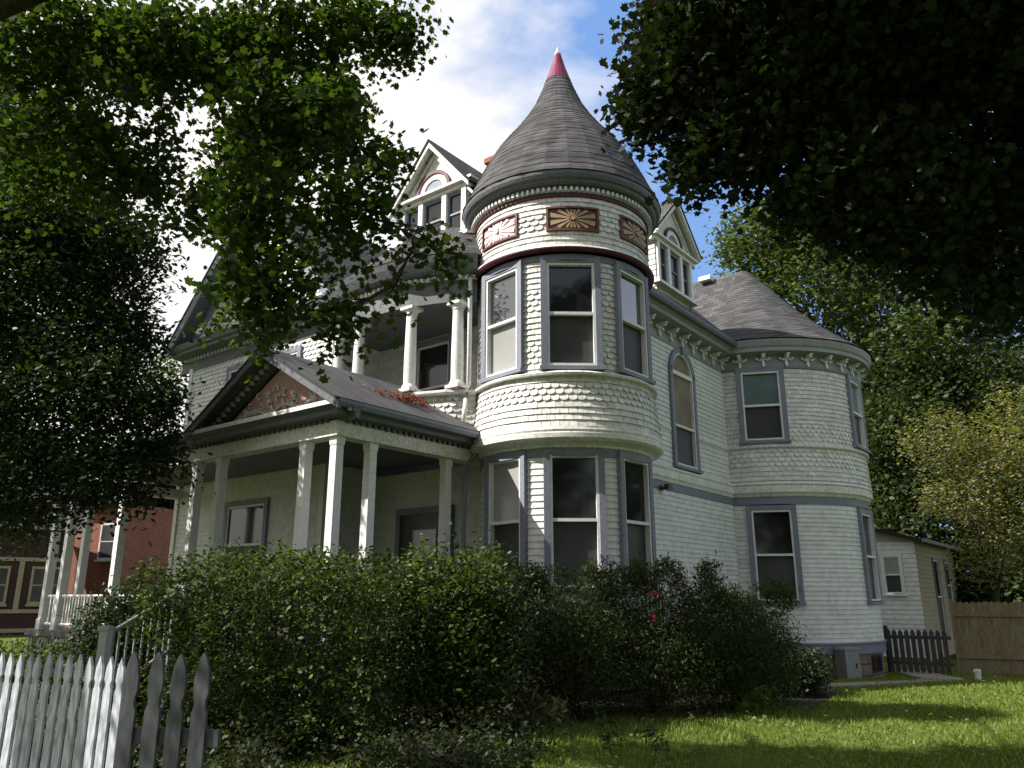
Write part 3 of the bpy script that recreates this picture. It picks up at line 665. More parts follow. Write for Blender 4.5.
# bowed balcony
bow = Poly([(-1.75, 5.25), (-2.0, 4.5), (-2.12, 3.9), (-2.16, 3.2), (-2.08, 2.4), (-1.75, 1.45), (-1.45, 1.1)])
mb = MB(); sweep(mb, bow, [(-.25, 7.36), (.05, 7.36), (.05, 7.78), (.10, 7.80), (.10, 7.92), (.30, 7.98), (.34, 8.06), (.38, 8.14), (.42, 8.26), (-.25, 8.28)], caps=True); mb.build('balcony_cornice', M['porchgrey'], house)
mb = MB(); dentils(mb, bow, 7.86, .13, pitch=.13, w=.065, h=.08, d=.07); mb.build('dentil_band', M['trim'], house)
mb = MB(); shing(mb, bow, 4.6, 5.42, lambda k, n: 'fish', w=.15, h=.11); mb.build('balcony_parapet', M['shingle'], house)
mb = MB(); sweep(mb, bow, [(-.20, 5.42), (.10, 5.42), (.12, 5.46), (.12, 5.50), (.08, 5.52), (-.20, 5.52), (-.20, 5.42)], caps=True); mb.build('parapet_cap', M['trim'], house)
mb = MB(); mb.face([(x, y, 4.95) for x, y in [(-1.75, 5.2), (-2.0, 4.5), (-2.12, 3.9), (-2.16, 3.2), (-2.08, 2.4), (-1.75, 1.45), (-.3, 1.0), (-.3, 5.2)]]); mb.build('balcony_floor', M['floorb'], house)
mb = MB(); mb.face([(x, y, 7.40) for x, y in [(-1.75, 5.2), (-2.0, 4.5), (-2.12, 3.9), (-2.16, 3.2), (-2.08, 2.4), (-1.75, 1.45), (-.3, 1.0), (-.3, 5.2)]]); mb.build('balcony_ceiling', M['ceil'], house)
def turned_column(x, y, z0, z1, r):
    mb = MB(); mb.lathe([(0, z0+.1), (r*1.25, z0+.1), (r*1.3, z0+.13), (r*1.15, z0+.17), (r*1.0, z0+.2), (r*1.0, z0+.7), (r*.86, z1-.16), (r*1.0, z1-.15), (r*.95, z1-.13), (r*1.2, z1-.08), (r*1.25, z1-.06)], c=(x, y), seg=20)
    mb.box((x, y, z1-.03), (r*1.35, r*1.35, .03)); mb.box((x, y, z0+.05), (r*1.35, r*1.35, .05)); 
    o = mb.build('column', M['white'], house); return o
for x, y in ((-1.66, 1.42), (-2.02, 2.38), (-2.03, 3.95), (-1.72, 5.0)):
    c = turned_column(x, y, 5.52, 7.36, .125)
    mb = MB(); mb.box((x, y, 5.535), (.19, .19, .012)); mb.build('base_moulding', M['burgundy'], c)
# downspout beside the turret
mb = MB(); mb.tube([(-1.68, 1.18, 8.2), (-1.62, 1.14, 7.9), (-1.62, 1.14, 5.6), (-1.66, 1.18, 5.3), (-1.7, 1.2, 4.8)], .045, 8); mb.build('downspout', M['white'], house, smooth=True)

# --- dormers ------------------------------------------------------------------------------
def dormer(m, cheek_mat, depth, en, pk, ov):
    """local x right, y outward, z up from the dormer base; face at y=0"""
    bd = MB(); hw = 1.02; H = 1.15
    # cheeks (shingled)
    for sx_ in (-1, 1):
        for k in range(11):
            z0 = -.5+k*.15; 
            bd.prism([(sx_*hw, z0), (sx_*(hw+.022), z0), (sx_*(hw+.004), z0+.15), (sx_*hw, z0+.15)], -depth, -.02, m)
    bd.b2((-hw, -.14, -.5), (hw, -.10, H), m)
    o = bd.build('dormer', cheek_mat, house)
    ped = MB(); ped.prism([(-hw-.02, H+.12), (hw+.02, H+.12), (0, H+pk-.12)], -.12, -.02, m); ped.build('pediment', M['shingle'], o)
    cn_ = MB(); cn_.b2((-hw-.22, -.1, H), (hw+.22, .16, H+.06), m); cn_.b2((-hw-.16, -.1, H-.10), (hw+.16, .06, H), m); MB().b2((-hw-.1, -.1, -.12), (hw+.1, .12, -.042), m).build('sill', M['trim'], o)
    for sgn in (-1, 1):
        A = (sgn*(hw+ov), H+en); B = (0, H+pk); 
        def off(p, d): return (p[0], p[1]-d)
        cn_.prism([off(A, -.0), off(B, 0), off(B, .16), off(A, .14)], .12, .22, m)
        cn_.prism([off(A, .02), off(B, .02), off(B, .07), off(A, .07)], -.1, .12, m)
        cn_.prism([off(A, .22), off(B, .22), off(B, .32), off(A, .30)], -.04, .03, m)
    cn_.build('cornice', M['trim'], o)
    ar = MB()
    for r0, r1, y1 in ((.44, .52, .05),):
        for k in range(14):
            t0, t1_ = PI*k/14, PI*(k+1)/14
            ar.prism([(r0*math.cos(t0), H+.10+r0*math.sin(t0)), (r1*math.cos(t0), H+.10+r1*math.sin(t0)), (r1*math.cos(t1_), H+.10+r1*math.sin(t1_)), (r0*math.cos(t1_), H+.10+r0*math.sin(t1_))], -.02, y1, m)
    ar.build('arch_moulding', M['burgundy'], o)
    a2 = MB()
    for k in range(14):
        t0, t1_ = PI*k/14, PI*(k+1)/14; r0, r1 = .30, .44
        a2.prism([(r0*math.cos(t0), H+.10+r0*math.sin(t0)), (r1*math.cos(t0), H+.10+r1*math.sin(t0)), (r1*math.cos(t1_), H+.10+r1*math.sin(t1_)), (r0*math.cos(t1_), H+.10+r0*math.sin(t1_))], -.02, .02, m)
    a2.build('arch_surround', M['trim'], o)
    fp = MB(); fp.prism([(.295*math.cos(PI*k/14), H+.12+.28*math.sin(PI*k/14)) for k in range(15)], -.02, -.005, m); fp.build('fanlight', M['grey'], o)
    pst = MB()
    for x in (-hw+.08, -.36, .36, hw-.08): pst.b2((x-.065, -.10, -.04), (x+.065, .05, H-.1), m)
    pst.build('post', M['white'], o)
    for x0, x1 in ((-hw+.145, -.425), (-.295, .295), (.425, hw-.145)):
        s_ = MB(); e = .045
        s_.b2((x0, -.09, 0), (x0+e, -.02, H-.1), m); s_.b2((x1-e, -.09, 0), (x1, -.02, H-.1), m); s_.b2((x0+e, -.09, -.04), (x1-e, -.02, .05), m); s_.b2((x0+e, -.09, H-.17), (x1-e, -.02, H-.1), m); s_.b2((x0+e, -.08, .5), (x1-e, -.03, .545), m)
        s_.build('window_sash', M['grey'], o); g_ = MB(); g_.b2((x0+e, -.098, .0), (x1-e, -.06, H-.12), m); g_.build('pane', M['glass'], o)
    rr = MB()
    for sgn in (-1, 1):
        P = [m@Vector(p) for p in ((sgn*(hw+ov+.06), .24, H+en-.03), (sgn*(hw+ov+.06), -depth, H+en-.03), (0, -depth, H+pk+.05), (0, .24, H+pk+.05))]; roofplane(rr, P, .05)
    rr.build('roof', M['roof'], o)
    return o
d1 = dormer(basis((-1.25, 2.6, 9.2), PI), M['shingle'], 2.6, -.10, 1.30, .20); d1['label'] = 'front gabled dormer'
d2 = dormer(basis((4.95, -.25, 9.34), -PI/2), M['shingle'], 2.6, .18, 1.42, .24); d2['label'] = 'side gabled dormer'
# chimney
mb = MB(); mb.b2((2.4, 3.55, 9.0), (2.95, 4.1, 13.45)); mb.b2((2.34, 3.49, 13.45), (3.01, 4.16, 13.6)); mb.build('chimney', M['brick'], house)

# --- porch ---------------------------------------------------------------------------------
PF, PC, PR = -4.65, 1.3, 11.2   # front line, right corner, left corner
PZ = 4.10
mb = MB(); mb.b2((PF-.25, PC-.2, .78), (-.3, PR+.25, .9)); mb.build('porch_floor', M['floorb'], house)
for x0, y0, x1, y1 in ((PF-.2, 4.6, PF-.17, PR+.2), (PF-.17, PC-.15, -1.2, PC-.12), (PF-.2, PC-.15, PF-.17, 2.2)):
    mb = MB(); mb.b2((min(x0, x1)+.004, min(y0, y1)+.004, .08), (max(x0, x1)-.004, max(y0, y1)-.004, .2))
    n = int(max(abs(x1-x0), abs(y1-y0))/.14)
    for k in range(n):
        if abs(x1-x0) > abs(y1-y0): xx = x0+(x1-x0)*k/n; mb.b2((xx, y0, 0), (xx+.09, y1, .78))
        else: yy = y0+(y1-y0)*k/n; mb.b2((x0, yy, 0), (x1, yy+.09, .78))
    mb.build('porch_skirt', M['porchgrey'], house)
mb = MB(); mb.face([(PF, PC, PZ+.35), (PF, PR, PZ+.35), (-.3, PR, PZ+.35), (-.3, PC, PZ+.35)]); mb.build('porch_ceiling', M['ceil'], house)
beam = Poly([(PF, PR+.0), (PF, PC)]); sb = Line((PF, PC), (-.98, PC)); fb = Line((PF, PR), (PF, PC))
mb = MB(); pb = [(-.14, PZ), (.14, PZ), (.15, PZ+.10), (.15, PZ+.24), (-.14, PZ+.24), (-.14, PZ)]
sweep(mb, fb, pb, 0, fb.L+.15, caps=True); sweep(mb, sb, pb, .14, sb.L, caps=True); lb = Line((-1.7, PR), (PF, PR)); sweep(mb, lb, pb, caps=True); mb.build('porch_beam', M['trim'], house)
mb = MB(); pc_ = [(.0, PZ+.24), (.10, PZ+.24), (.12, PZ+.27), (.36, PZ+.29), (.36, PZ+.36), (.42, PZ+.40), (.45, PZ+.46), (0, PZ+.50)]
sweep(mb, fb, pc_, -.3, fb.L+.40, caps=True); sweep(mb, sb, pc_, .0, sb.L, caps=True); mb.build('porch_cornice', M['porchgrey'], house)
mb = MB(); dentils(mb, fb, PZ+.315-.05, .17, pitch=.14, w=.07, h=.09, d=.08); dentils(mb, sb, PZ+.265, .17, pitch=.14, w=.07, h=.09, d=.08); mb.build('dentil_band', M['porchgrey'], house)
g_ = MB(); sweep(g_, Line((PF-.45, PC), (-1.35, PC)), [(.46, PZ+.38), (.52, PZ+.38), (.55, PZ+.44), (.545, PZ+.49), (.53, PZ+.45), (.46, PZ+.42)], caps=True)
g_.tube([(-1.5, PC-.45, PZ+.40), (-1.5, PC-.35, PZ+.2), (-1.55, PC-.15, PZ), (-1.66, PC-.12, PZ-.3), (-1.66, PC-.12, 1.0)], .045, 8); g_.build('gutter', M['grey'], house)
# white line on the pediment base
mb = MB(); sweep(mb, fb, [(.45, PZ+.42), (.47, PZ+.42), (.47, PZ+.49), (.45, PZ+.50)], fb.L-4.1, fb.L+.45, caps=True); mb.build('cornice_fillet', M['white'], house)
# columns
def porch_column(x, y):
    mb = MB(); r0, r1 = .082, .076; z0, z1 = .9, PZ
    a = MB()
    prof = [(r0*1.25, z0), (r0*1.25, z0+.22), (r0, z0+.24), (r1, z1-.14), (r1*1.12, z1-.13), (r1*1.18, z1-.06), (r1*1.25, z1-.0)]
    for (ra, za), (rb, zb) in zip(prof, prof[1:]):
        c0 = [(x-ra, y-ra, za), (x+ra, y-ra, za), (x+ra, y+ra, za), (x-ra, y+ra, za)]; c1 = [(x-rb, y-rb, zb), (x+rb, y-rb, zb), (x+rb, y+rb, zb), (x-rb, y+rb, zb)]
        for e in range(4): a.face([c0[e], c0[(e+1) % 4], c1[(e+1) % 4], c1[e]])
    return a.build('porch_column', M['white'], house)
for x, y in ((PF, PC), (PF, PC+.78), (PF+.72, PC), (PF, 4.55), (PF, 5.35), (PF, 8.1), (PF, PR), (PF, PR-.75), (PF+.7, PR), (-2.0, PC+.05)): porch_column(x, y)
# railings
def railing(p0, p1):
    p0, p1 = Vector(p0), Vector(p1); d_ = p1-p0; r = MB()
    for z in (1.62, 1.02): r.tube([(p0.x, p0.y, z), (p1.x, p1.y, z)], .035, 6)
    o = r.build('railing', M['white'], house); b = MB(); n = int(d_.length/.13)
    for k in range(1, n): q = p0+d_*k/n; b.box((q.x, q.y, 1.32), (.018, .018, .29))
    b.build('balusters', M['white'], o)
railing((PF, PR-.12), (PF, PR-.63)); railing((PF, PR-.87), (PF, 8.22)); railing((PF, 7.98), (PF, 5.47)); railing((PF, 5.23), (PF, 4.67)); railing((PF, 1.42), (PF, 1.96)); railing((PF+.12, PR), (PF+.58, PR)); railing((PF+.84, PC), (-2.15, PC))
# steps
mb = MB()
for k in range(5): mb.b2((PF-.2-.28*(k+1), 2.3, 0), (PF-.2-.28*k, 4.35, .78-.155*k+.0))
mb.build('porch_steps', M['concrete'], house)
for y in (2.25, 4.4):
    r = MB(); r.tube([(PF-.15, y, 1.75), (PF-1.65, y, .95)], .03, 6); r.tube([(PF-1.65, y, 0), (PF-1.65, y, 1.02)], .045, 6)
    for k in range(8): t = (k+.5)/8; r.tube([(PF-.15-1.5*t, y, .78-.78*t), (PF-.15-1.5*t, y, 1.75-.8*t)], .014, 5)
    r.build('handrail', M['metal'], house)
# porch gable
pc, ph, pz0, pz1 = 2.95, 2.2, 4.60, 5.86
mb = MB(); xf = PF-.50
roofplane(mb, [(xf, pc-ph, pz0), (-.9, pc-ph, pz0), (-.9, pc, pz1), (xf, pc, pz1)], .05)
roofplane(mb, [(xf, pc+ph, pz0), (-1.7, pc+ph, pz0), (-1.7, pc, pz1), (xf, pc, pz1)], .05)
roofplane(mb, [(xf, 11.75, pz0), (xf, pc+ph-.3, pz0), (-1.7, pc+ph-.3, 5.55), (-1.7, 11.75, 5.55)], .05)
mb.build('porch_roof', M['porchroof'], house)
ty = MB(); m_ = basis((PF-.02, pc, 0), PI); ty.prism([(-1.62, 4.63), (1.62, 4.63), (0, 5.54)], -.1, 0, m_); tyo = ty.build('pediment', M['rose'], house)
# carved relief of curling leaves
rl = MB()
for k in range(34):
    x = random.uniform(-1.15, 1.15); hmax = .80*(1-abs(x)/1.55); z = 4.70+random.uniform(.02, max(.05, hmax-.1)); r = random.uniform(.05, .11); a0 = random.uniform(0, 6.28); sg = random.choice((-1, 1))
    pts = []; 
    for j in range(11):
        rr_ = r*(1-j/13); a = a0+sg*j*.55; xx, zz = x+rr_*math.cos(a), z+rr_*math.sin(a)
        zz = min(zz, 4.63+.91*(1-abs(xx)/1.62)-.05); pts.append(m_@Vector((xx, .02+.015*math.sin(j), max(zz, 4.66))))
    rl.tube(pts, [.024-.0012*j for j in range(11)], 5)
rl.tube([m_@Vector((x, .02, 4.80+.05*math.sin(x*7))) for x in np.linspace(-1.1, 1.1, 24)], .028, 5)
rl.build('carved_scrolls', M['cream'], tyo)
rk = MB()
for sgn in (-1, 1):
    def seg(y0, y1, d0, d1):
        A = (sgn*ph, pz0-.05); B = (0, pz1-.05); rk.prism([(A[0], A[1]-d0), (B[0], B[1]-d0), (B[0], B[1]-d1), (A[0], A[1]-d1)], y0, y1, m_)
    seg(.40, .47, 0, .13); seg(0, .40, .02, .05); seg(0, .10, .05, .22); seg(.10, .15, .05, .12)
rk.build('pediment_cornice', M['porchgrey'], tyo)
rd = MB()
for sgn in (-1, 1):
    n = 16
    for k in range(n):
        t = (k+.5)/n; x = sgn*ph*(1-t); z = pz0-.10+(pz1-pz0)*t; rd.b2((x-.035, .12, z-.10), (x+.035, .19, z-.02), m_)
rd.build('dentil_band', M['trim'], tyo)
# spandrel behind the side slope, finishing the gable end towards the turret
# annex (one storey, low shed roof)
annex = thing('rear_annex', 'low single storey rear addition with shed roof and narrow side windows beyond the rounded bay', 'annex building', (1.05, 15.3, 0), R_(52.2))
AX, AY0, AY1 = 18.0, -2.6, 2.0
mb = MB(); fa = Line((AX, AY1), (AX, AY0)); lap(mb, fa, -.4, 3.55, [(AY1+1.78-.36, AY1+1.78+.36, 1.7, 3.05)], course=.16); mb.build('front_wall', M['siding'], annex)
mb = MB(); m_ = basis((AX, 0, 0), PI); mb.prism([(2.6, 3.5), (-2.0, 3.5), (-2.0, 4.9)], -.1, .01, m_); mb.prism([(2.6, 3.4), (2.2, 3.4), (1.2, 3.7), (1.2, 3.9), (2.6, 3.52)], -.1, .012, m_); mb.build('gable_infill', M['stucco'], annex)
mb = MB(); sd_ = Line((AX, AY0), (25.2, AY0)); hs = [(2.6, 3.6, .2, 3.0), (4.9, 5.9, 1.1, 3.0)]; lap(mb, sd_, -.6, 3.5, hs, course=.16); mb.face([(25.2, AY0, -1), (25.2, 3, -1), (25.2, 3, 4.9), (25.2, AY0, 3.5)]); mb.build('side_wall', M['stucco'], annex)
mb = MB(); roofplane(mb, [(AX-.25, AY0-.3, 3.55), (25.7, AY0-.3, 3.55), (25.7, AY1, 5.05), (AX-.25, AY1, 5.05)], .12); mb.build('roof', M['roof'], annex)
mb = MB(); mb.b2((AX-.28, AY0-.42, 3.44), (25.9, AY0-.30, 3.56)); mb.build('gutter', M['grey'], annex)
window(annex, (AX-.01, -1.78), PI, 1.72, 3.0, .56, casing=.07, back=.03, proud=.05, glassy=0, up_mat='blind', low_mat='screen').data.materials[0] = M['white']
for s_, z0 in ((3.1, .2), (5.4, 1.1)): window(annex, (AX+s_, AY0-.01), -PI/2, z0+.05, 2.95, .9, casing=.08, back=.03, proud=.05, glassy=0)
ub = MB(); m_ = basis(arcpt(b1, BV+35, .02)[0]+(0,), arcpt(b1, BV+35, 0)[1])

# utility box and pipes outside the bay
hb = house.matrix_basis.copy()
HM = Matrix.Translation((1.05, 15.3, 0)) @ Matrix.Rotation(R_(52.2), 4, 'Z')
p = HM @ Vector((*arcpt(b1, BV+33, .12)[0], 0)); ang = arcpt(b1, BV+33, 0)[1]+R_(52.2)
ub = thing('utility_box', 'grey metal utility cabinet standing against the stone foundation of the rounded bay', 'utility box', (p.x, p.y, gz(p.x, p.y)))
m_ = basis((0, 0, 0), ang); b = MB(); b.b2((-.20, -.05, 0), (.20, .35, .72), m_); b.build('cabinet', M['metal'], ub)
b = MB(); b.prism([(-.23, .721), (.23, .721), (.19, .79), (-.19, .79)], -.08, .38, m_); b.build('lid', M['metal'], ub); b = MB(); b.b2((.08, .351, .3), (.11, .37, .42), m_); b.build('handle', M['dark'], ub)
q = at(980, 690, 19.5); q.z = gz(q.x, q.y)
pp = thing('cleanout_pipe', 'short white capped pipe standing in the grass near the board fence', 'pipe', q)
b = MB(); b.lathe([(.07, 0), (.07, .20)], seg=16); b.build('pipe', M['plastic'], pp, smooth=True); b = MB(); b.lathe([(.0, .27), (.06, .268), (.085, .25), (.085, .201), (.07, .20)], seg=16); b.build('cap', M['plastic'], pp, smooth=True)

# ------------------------------------------------------------------ fences
def board_fence(name, label, p0, p1, top, mat, pitch, w, postw, dog=False, fs=1):
    root = thing(name, label, 'fence', (p0[0], p0[1], gz(*p0))); p0v, p1v = Vector(p0), Vector(p1); d_ = p1v-p0v; ang = math.atan2(-d_.x, d_.y)+PI; L_ = d_.length
    # local frame: x along fence
    t = d_/L_; m = Matrix(((t.x, -t.y, 0, 0), (t.y, t.x, 0, 0), (0, 0, 1, 0), (0, 0, 0, 1)))
    z0 = gz(*p0); n = int(L_/pitch)
    for k in range(n):
        b = MB(); x = (k+.5)*pitch; q = p0v+t*x; zb = gz(q.x, q.y)-z0+.03; zt = top-z0+random.uniform(-.015, .02); h = w/2
        poly = [(x-h, zb), (x+h, zb), (x+h, zt-.05), (x+h*.5, zt), (x-h*.5, zt), (x-h, zt-.05)] if dog else [(x-h, zb), (x+h, zb), (x+h, zt-.08), (x, zt), (x-h, zt-.08)]
        b.prism(poly, -.02, .0, m @ Matrix.Translation((0, random.uniform(-.003, .003), 0))); b.build('board', mat, root)
    b = MB(); hh = top-z0
    for zz in (hh*.25, hh*.82): b.b2((0, .0 if fs > 0 else -.062, zz-.045), (L_, .04 if fs > 0 else -.022, zz+.045), m)
    b.build('rail', mat, root)
    k = 0
    while k <= L_+.01: b = MB(); b.b2((k-postw/2, .042 if fs > 0 else -.064-postw, -.2), (k+postw/2, .042+postw if fs > 0 else -.064, hh+.08), m); b.build('post', mat, root); k += 2.2
    return root
a_ = at(886, 640, 23.6); c_ = at(951, 640, 22.6)
board_fence('wooden_gate_fence', 'low dark weathered picket fence in front of the rear addition', (a_.x, a_.y), (c_.x, c_.y), .72, M['darkwood'], .16, .115, .10)
a_ = at(956, 640, 23.0); c_ = at(1075, 640, 21.8)
bf = board_fence('cedar_board_fence', 'tall brown cedar board fence at the right beside the dark pickets', (a_.x, a_.y), (c_.x, c_.y), 1.47, M['cedar'], .155, .150, .10, dog=True, fs=-1)

def picket(root, m, x, top, w, mat, name='picket', fancy=False):
    h = w/2; b = MB()
    if fancy:
        ps = []
        right = [(h, .05), (h, top-.30), (h*.72, top-.27), (h*.72, top-.24), (h*1.0, top-.20), (h*.98, top-.13), (h*.75, top-.07), (h*.35, top-.02), (0, top)]
        ps = right+[(-a, b_) for a, b_ in right[-2::-1]]
    else: 
        right = [(h, .05), (h, top-.24), (h*.65, top-.215), (h*.65, top-.19), (h, top-.165), (h*.8, top-.08), (0, top)]
        ps = right+[(-a, b_) for a, b_ in right[-2::-1]]
    mm = m @ Matrix.Translation((x, 0, 0)) @ Matrix.Rotation(R_(random.uniform(-.8, .8)), 4, 'Y')
    b.prism(ps, -.02, 0, mm); return b.build(name, mat, root)
def picket_run(label, p0, p1, top, w, pitch, mat, fancy, name='picket_fence'):
    root = thing(name, label, 'fence' if name == 'picket_fence' else 'gate', (p0.x, p0.y, 0)); d_ = Vector((p1.x-p0.x, p1.y-p0.y)); L_ = d_.length; t = d_/L_
    m = Matrix(((t.x, -t.y, 0, 0), (t.y, t.x, 0, 0), (0, 0, 1, 0), (0, 0, 0, 1))); n = int(L_/pitch)
    for k in range(n+1): picket(root, m, k*pitch, top+random.uniform(-.008, .008), w, mat, fancy=fancy)
    for zz in (.28, top-.42): b = MB(); b.b2((-.05, .0, zz-.04), (L_+.05, .035, zz+.04), m); b.build('rail', mat, root)
    return root, m, L_
p0, p1 = at(-24, 655, 6.9), at(126, 655, 6.15)
pfr, m_, L_ = picket_run('white picket fence with sunlit pointed pickets at the lower left', p0, p1, 1.17, .078, .118, M['picket'], False)
pp0 = at(104, 640, 6.45); m2 = Matrix.Translation((pp0.x-p0.x, pp0.y-p0.y, 0)); b = MB(); b.b2((-.03, -.03, 0), (.03, .03, 1.35), m2); b.b2((-.042, -.042, 1.35), (.042, .042, 1.38), m2); b.build('post', M['frieze'], pfr)
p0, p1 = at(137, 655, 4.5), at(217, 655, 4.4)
picket_run('picket gate coloured dark for shade with rounded spear tops right of the white pickets', p0, p1, 1.31, .088, .142, M['picketshaded'], True, 'picket_gate')

# handrail of the garden steps
ra, rb_ = at(112, 632, 8.6), at(176, 594, 9.4)
hr = thing('stair_handrail', 'pale wooden stair handrail rising between the white pickets and the dark shrub', 'handrail', (ra.x, ra.y, 0)); dv = rb_-ra
b = MB(); b.tube([(0, 0, ra.z), (dv.x, dv.y, rb_.z)], .026, 8); b.build('top_rail', M['frieze'], hr); b = MB(); b.tube([(0, 0, ra.z-.62), (dv.x, dv.y, rb_.z-.62)], .025, 8); b.build('bottom_rail', M['frieze'], hr)
for f_ in (0, 1): b = MB(); b.tube([(dv.x*f_, dv.y*f_, 0), (dv.x*f_, dv.y*f_, ra.z+(rb_.z-ra.z)*f_+.05)], .034, 8); b.build('post', M['frieze'], hr)
for k_ in range(1, 8): f_ = k_/8; b = MB(); z_ = ra.z+(rb_.z-ra.z)*f_; b.tube([(dv.x*f_, dv.y*f_, z_-.62), (dv.x*f_, dv.y*f_, z_)], .014, 6); b.build('baluster', M['frieze'], hr)

# ------------------------------------------------------------------ buildings across the street (far left)
def far_building(name, label, c, rz, w, dp, h, wallmat, roofmat, wins, trim):
    r = thing(name, label, 'building', c, rz); b = MB(); 
    for P, Q in (((-w/2, 0), (w/2, 0)), ((w/2, 0), (w/2, dp)), ((w/2, dp), (-w/2, dp)), ((-w/2, dp), (-w/2, 0))):
        sweep(b, Line(P, Q), [(0, 0), (0, h)])
    b.build('wall', wallmat, r)
    b = MB(); roofplane(b, [(-w/2-.5, -.5, h-.1), (w/2+.5, -.5, h-.1), (w/2+.5, dp/2, h+3), (-w/2-.5, dp/2, h+3)], .15); roofplane(b, [(-w/2-.5, dp+.5, h-.1), (w/2+.5, dp+.5, h-.1), (w/2+.5, dp/2, h+3), (-w/2-.5, dp/2, h+3)], .15); b.build('roof', roofmat, r)
    for x, z, ww, hh in wins:
        b = MB(); b.b2((x-ww/2-.1, -.08, z-.1), (x+ww/2+.1, .02, z+hh+.1)); wo = b.build('window', trim, r)
        b = MB(); b.b2((x-ww/2, -.09, z), (x+ww/2, -.081, z+hh/2-.03)); b.b2((x-ww/2, -.09, z+hh/2+.03), (x+ww/2, -.081, z+hh)); b.build('pane', M['screen'], wo)
        b = MB(); b.b2((x-ww/2-.15, -.18, z-.2), (x+ww/2+.15, -.0, z-.1)); b.build('sill', trim, wo)
    return r
c = at(113, 600, 42); far_building('brick_house', 'red brick house seen through the porch columns', (c.x-6.5*math.cos(R_(-15)), c.y-6.5*math.sin(R_(-15)), 0), R_(-15), 13, 9, 6.5, M['brick'], M['roof'], [(-4.7, 3.3, 1.1, 2.0), (-2.5, 3.3, 1.1, 2.0), (0, 3.3, 1.1, 2.0), (2.5, 3.3, 1.1, 2.0), (5.7, 3.6, .8, 1.7), (-4.7, .6, 1.1, 1.6), (0, .6, 1.1, 1.6)], M['trim'])
c = at(-42, 600, 34); r = far_building('half_timbered_house', 'dark house with cream timber framing beyond the porch at far left', (c.x, c.y, 0), R_(35), 8, 7, 4.6, M['darkwall'], M['roof'], [(1.0, 1.4, 1.2, 1.4), (3.2, 1.4, 1.2, 1.4), (-1.5, 1.4, 1.2, 1.4)], M['halft'])
b = MB()
for x in (.0, 2.1, 4.3, -2.6): b.b2((x-.1, -.07, 1.0), (x+.1, .01, 3.2))
for z in (1.0, 3.2, .2): b.b2((-4, -.065, z-.08), (4, .01, z+.08))
b.build('timber_framing', M['halft'], r)

# ------------------------------------------------------------------ vegetation
def limb(mb, p, q, r0, r1, sag=.0, n=7, wob=.12):
    p, q = Vector(p), Vector(q); L_ = (q-p).length; pts = []; rr = []
    for k in range(n+1):
        t = k/n; w_ = wob*L_*.3*math.sin(PI*t); pts.append(p.lerp(q, t)+Vector((random.uniform(-1, 1)*w_*.4, random.uniform(-1, 1)*w_*.4, sag*math.sin(PI*t)*L_+random.uniform(-1, 1)*w_*.2))); rr.append(r0+(r1-r0)*t)
    mb.tube(pts, rr, 8, cap=False); return pts
def tree(name, label, base, h_trunk, r, blobs, n, size, mat, shape='oval', clump=.3, per=14, lean=(0, 0), shell=.6, up=.5, twigs=True, cat='tree', droop=0, group=None, nb=None, hubs=None, strand=0):
    root = thing(name, label, cat, base, group=group); B = Vector(base); top = Vector((lean[0], lean[1], h_trunk))
    lb_ = [((b[0][0]-B.x, b[0][1]-B.y, b[0][2]-B.z), b[1], b[2]) for b in blobs]
    tk = MB(); limb(tk, (0, 0, -.1), top, r*1.25, r*.7, n=6, wob=.05); br = MB()
    nodes = [Vector(h_)-B for h_ in (hubs or [])]; seq = list(lb_ if nb is None else lb_[:nb])
    if hubs: seq.sort(key=lambda q: min((Vector(q[0])-h_).length for h_ in nodes))
    for c, rad, w_ in seq:
        c = Vector(c); st = Vector((0, 0, 0)).lerp(top, random.uniform(.75, 1.0)); r0_ = r*.42
        if hubs: st = min(nodes, key=lambda h_: (h_-c).length); r0_ = .022; nodes.append(c)
        pts = limb(br, st, c, r0_, min(r*.10, r0_*.4), sag=.08, n=8)
        if twigs:
            for k in range(7):
                d_ = Vector((random.gauss(0, 1), random.gauss(0, 1), random.gauss(0, .8))).normalized(); e = c+Vector((d_.x*rad[0], d_.y*rad[1], d_.z*rad[2]))*.9
                limb(br, random.choice(pts[4:]), e, min(r*.09, .012), .003, n=5, wob=.35)
    for h_ in (hubs or []): limb(br, top*.97, Vector(h_)-B, r*.45, .05, sag=.05, n=9)
    tk.build('trunk', M['bark'], root, smooth=True); br.build('branches', M['bark'], root, smooth=True)
    leaves('crown', lb_, n, size, mat, root, shape, clump, per, up, shell, droop, strand=strand)
    return root
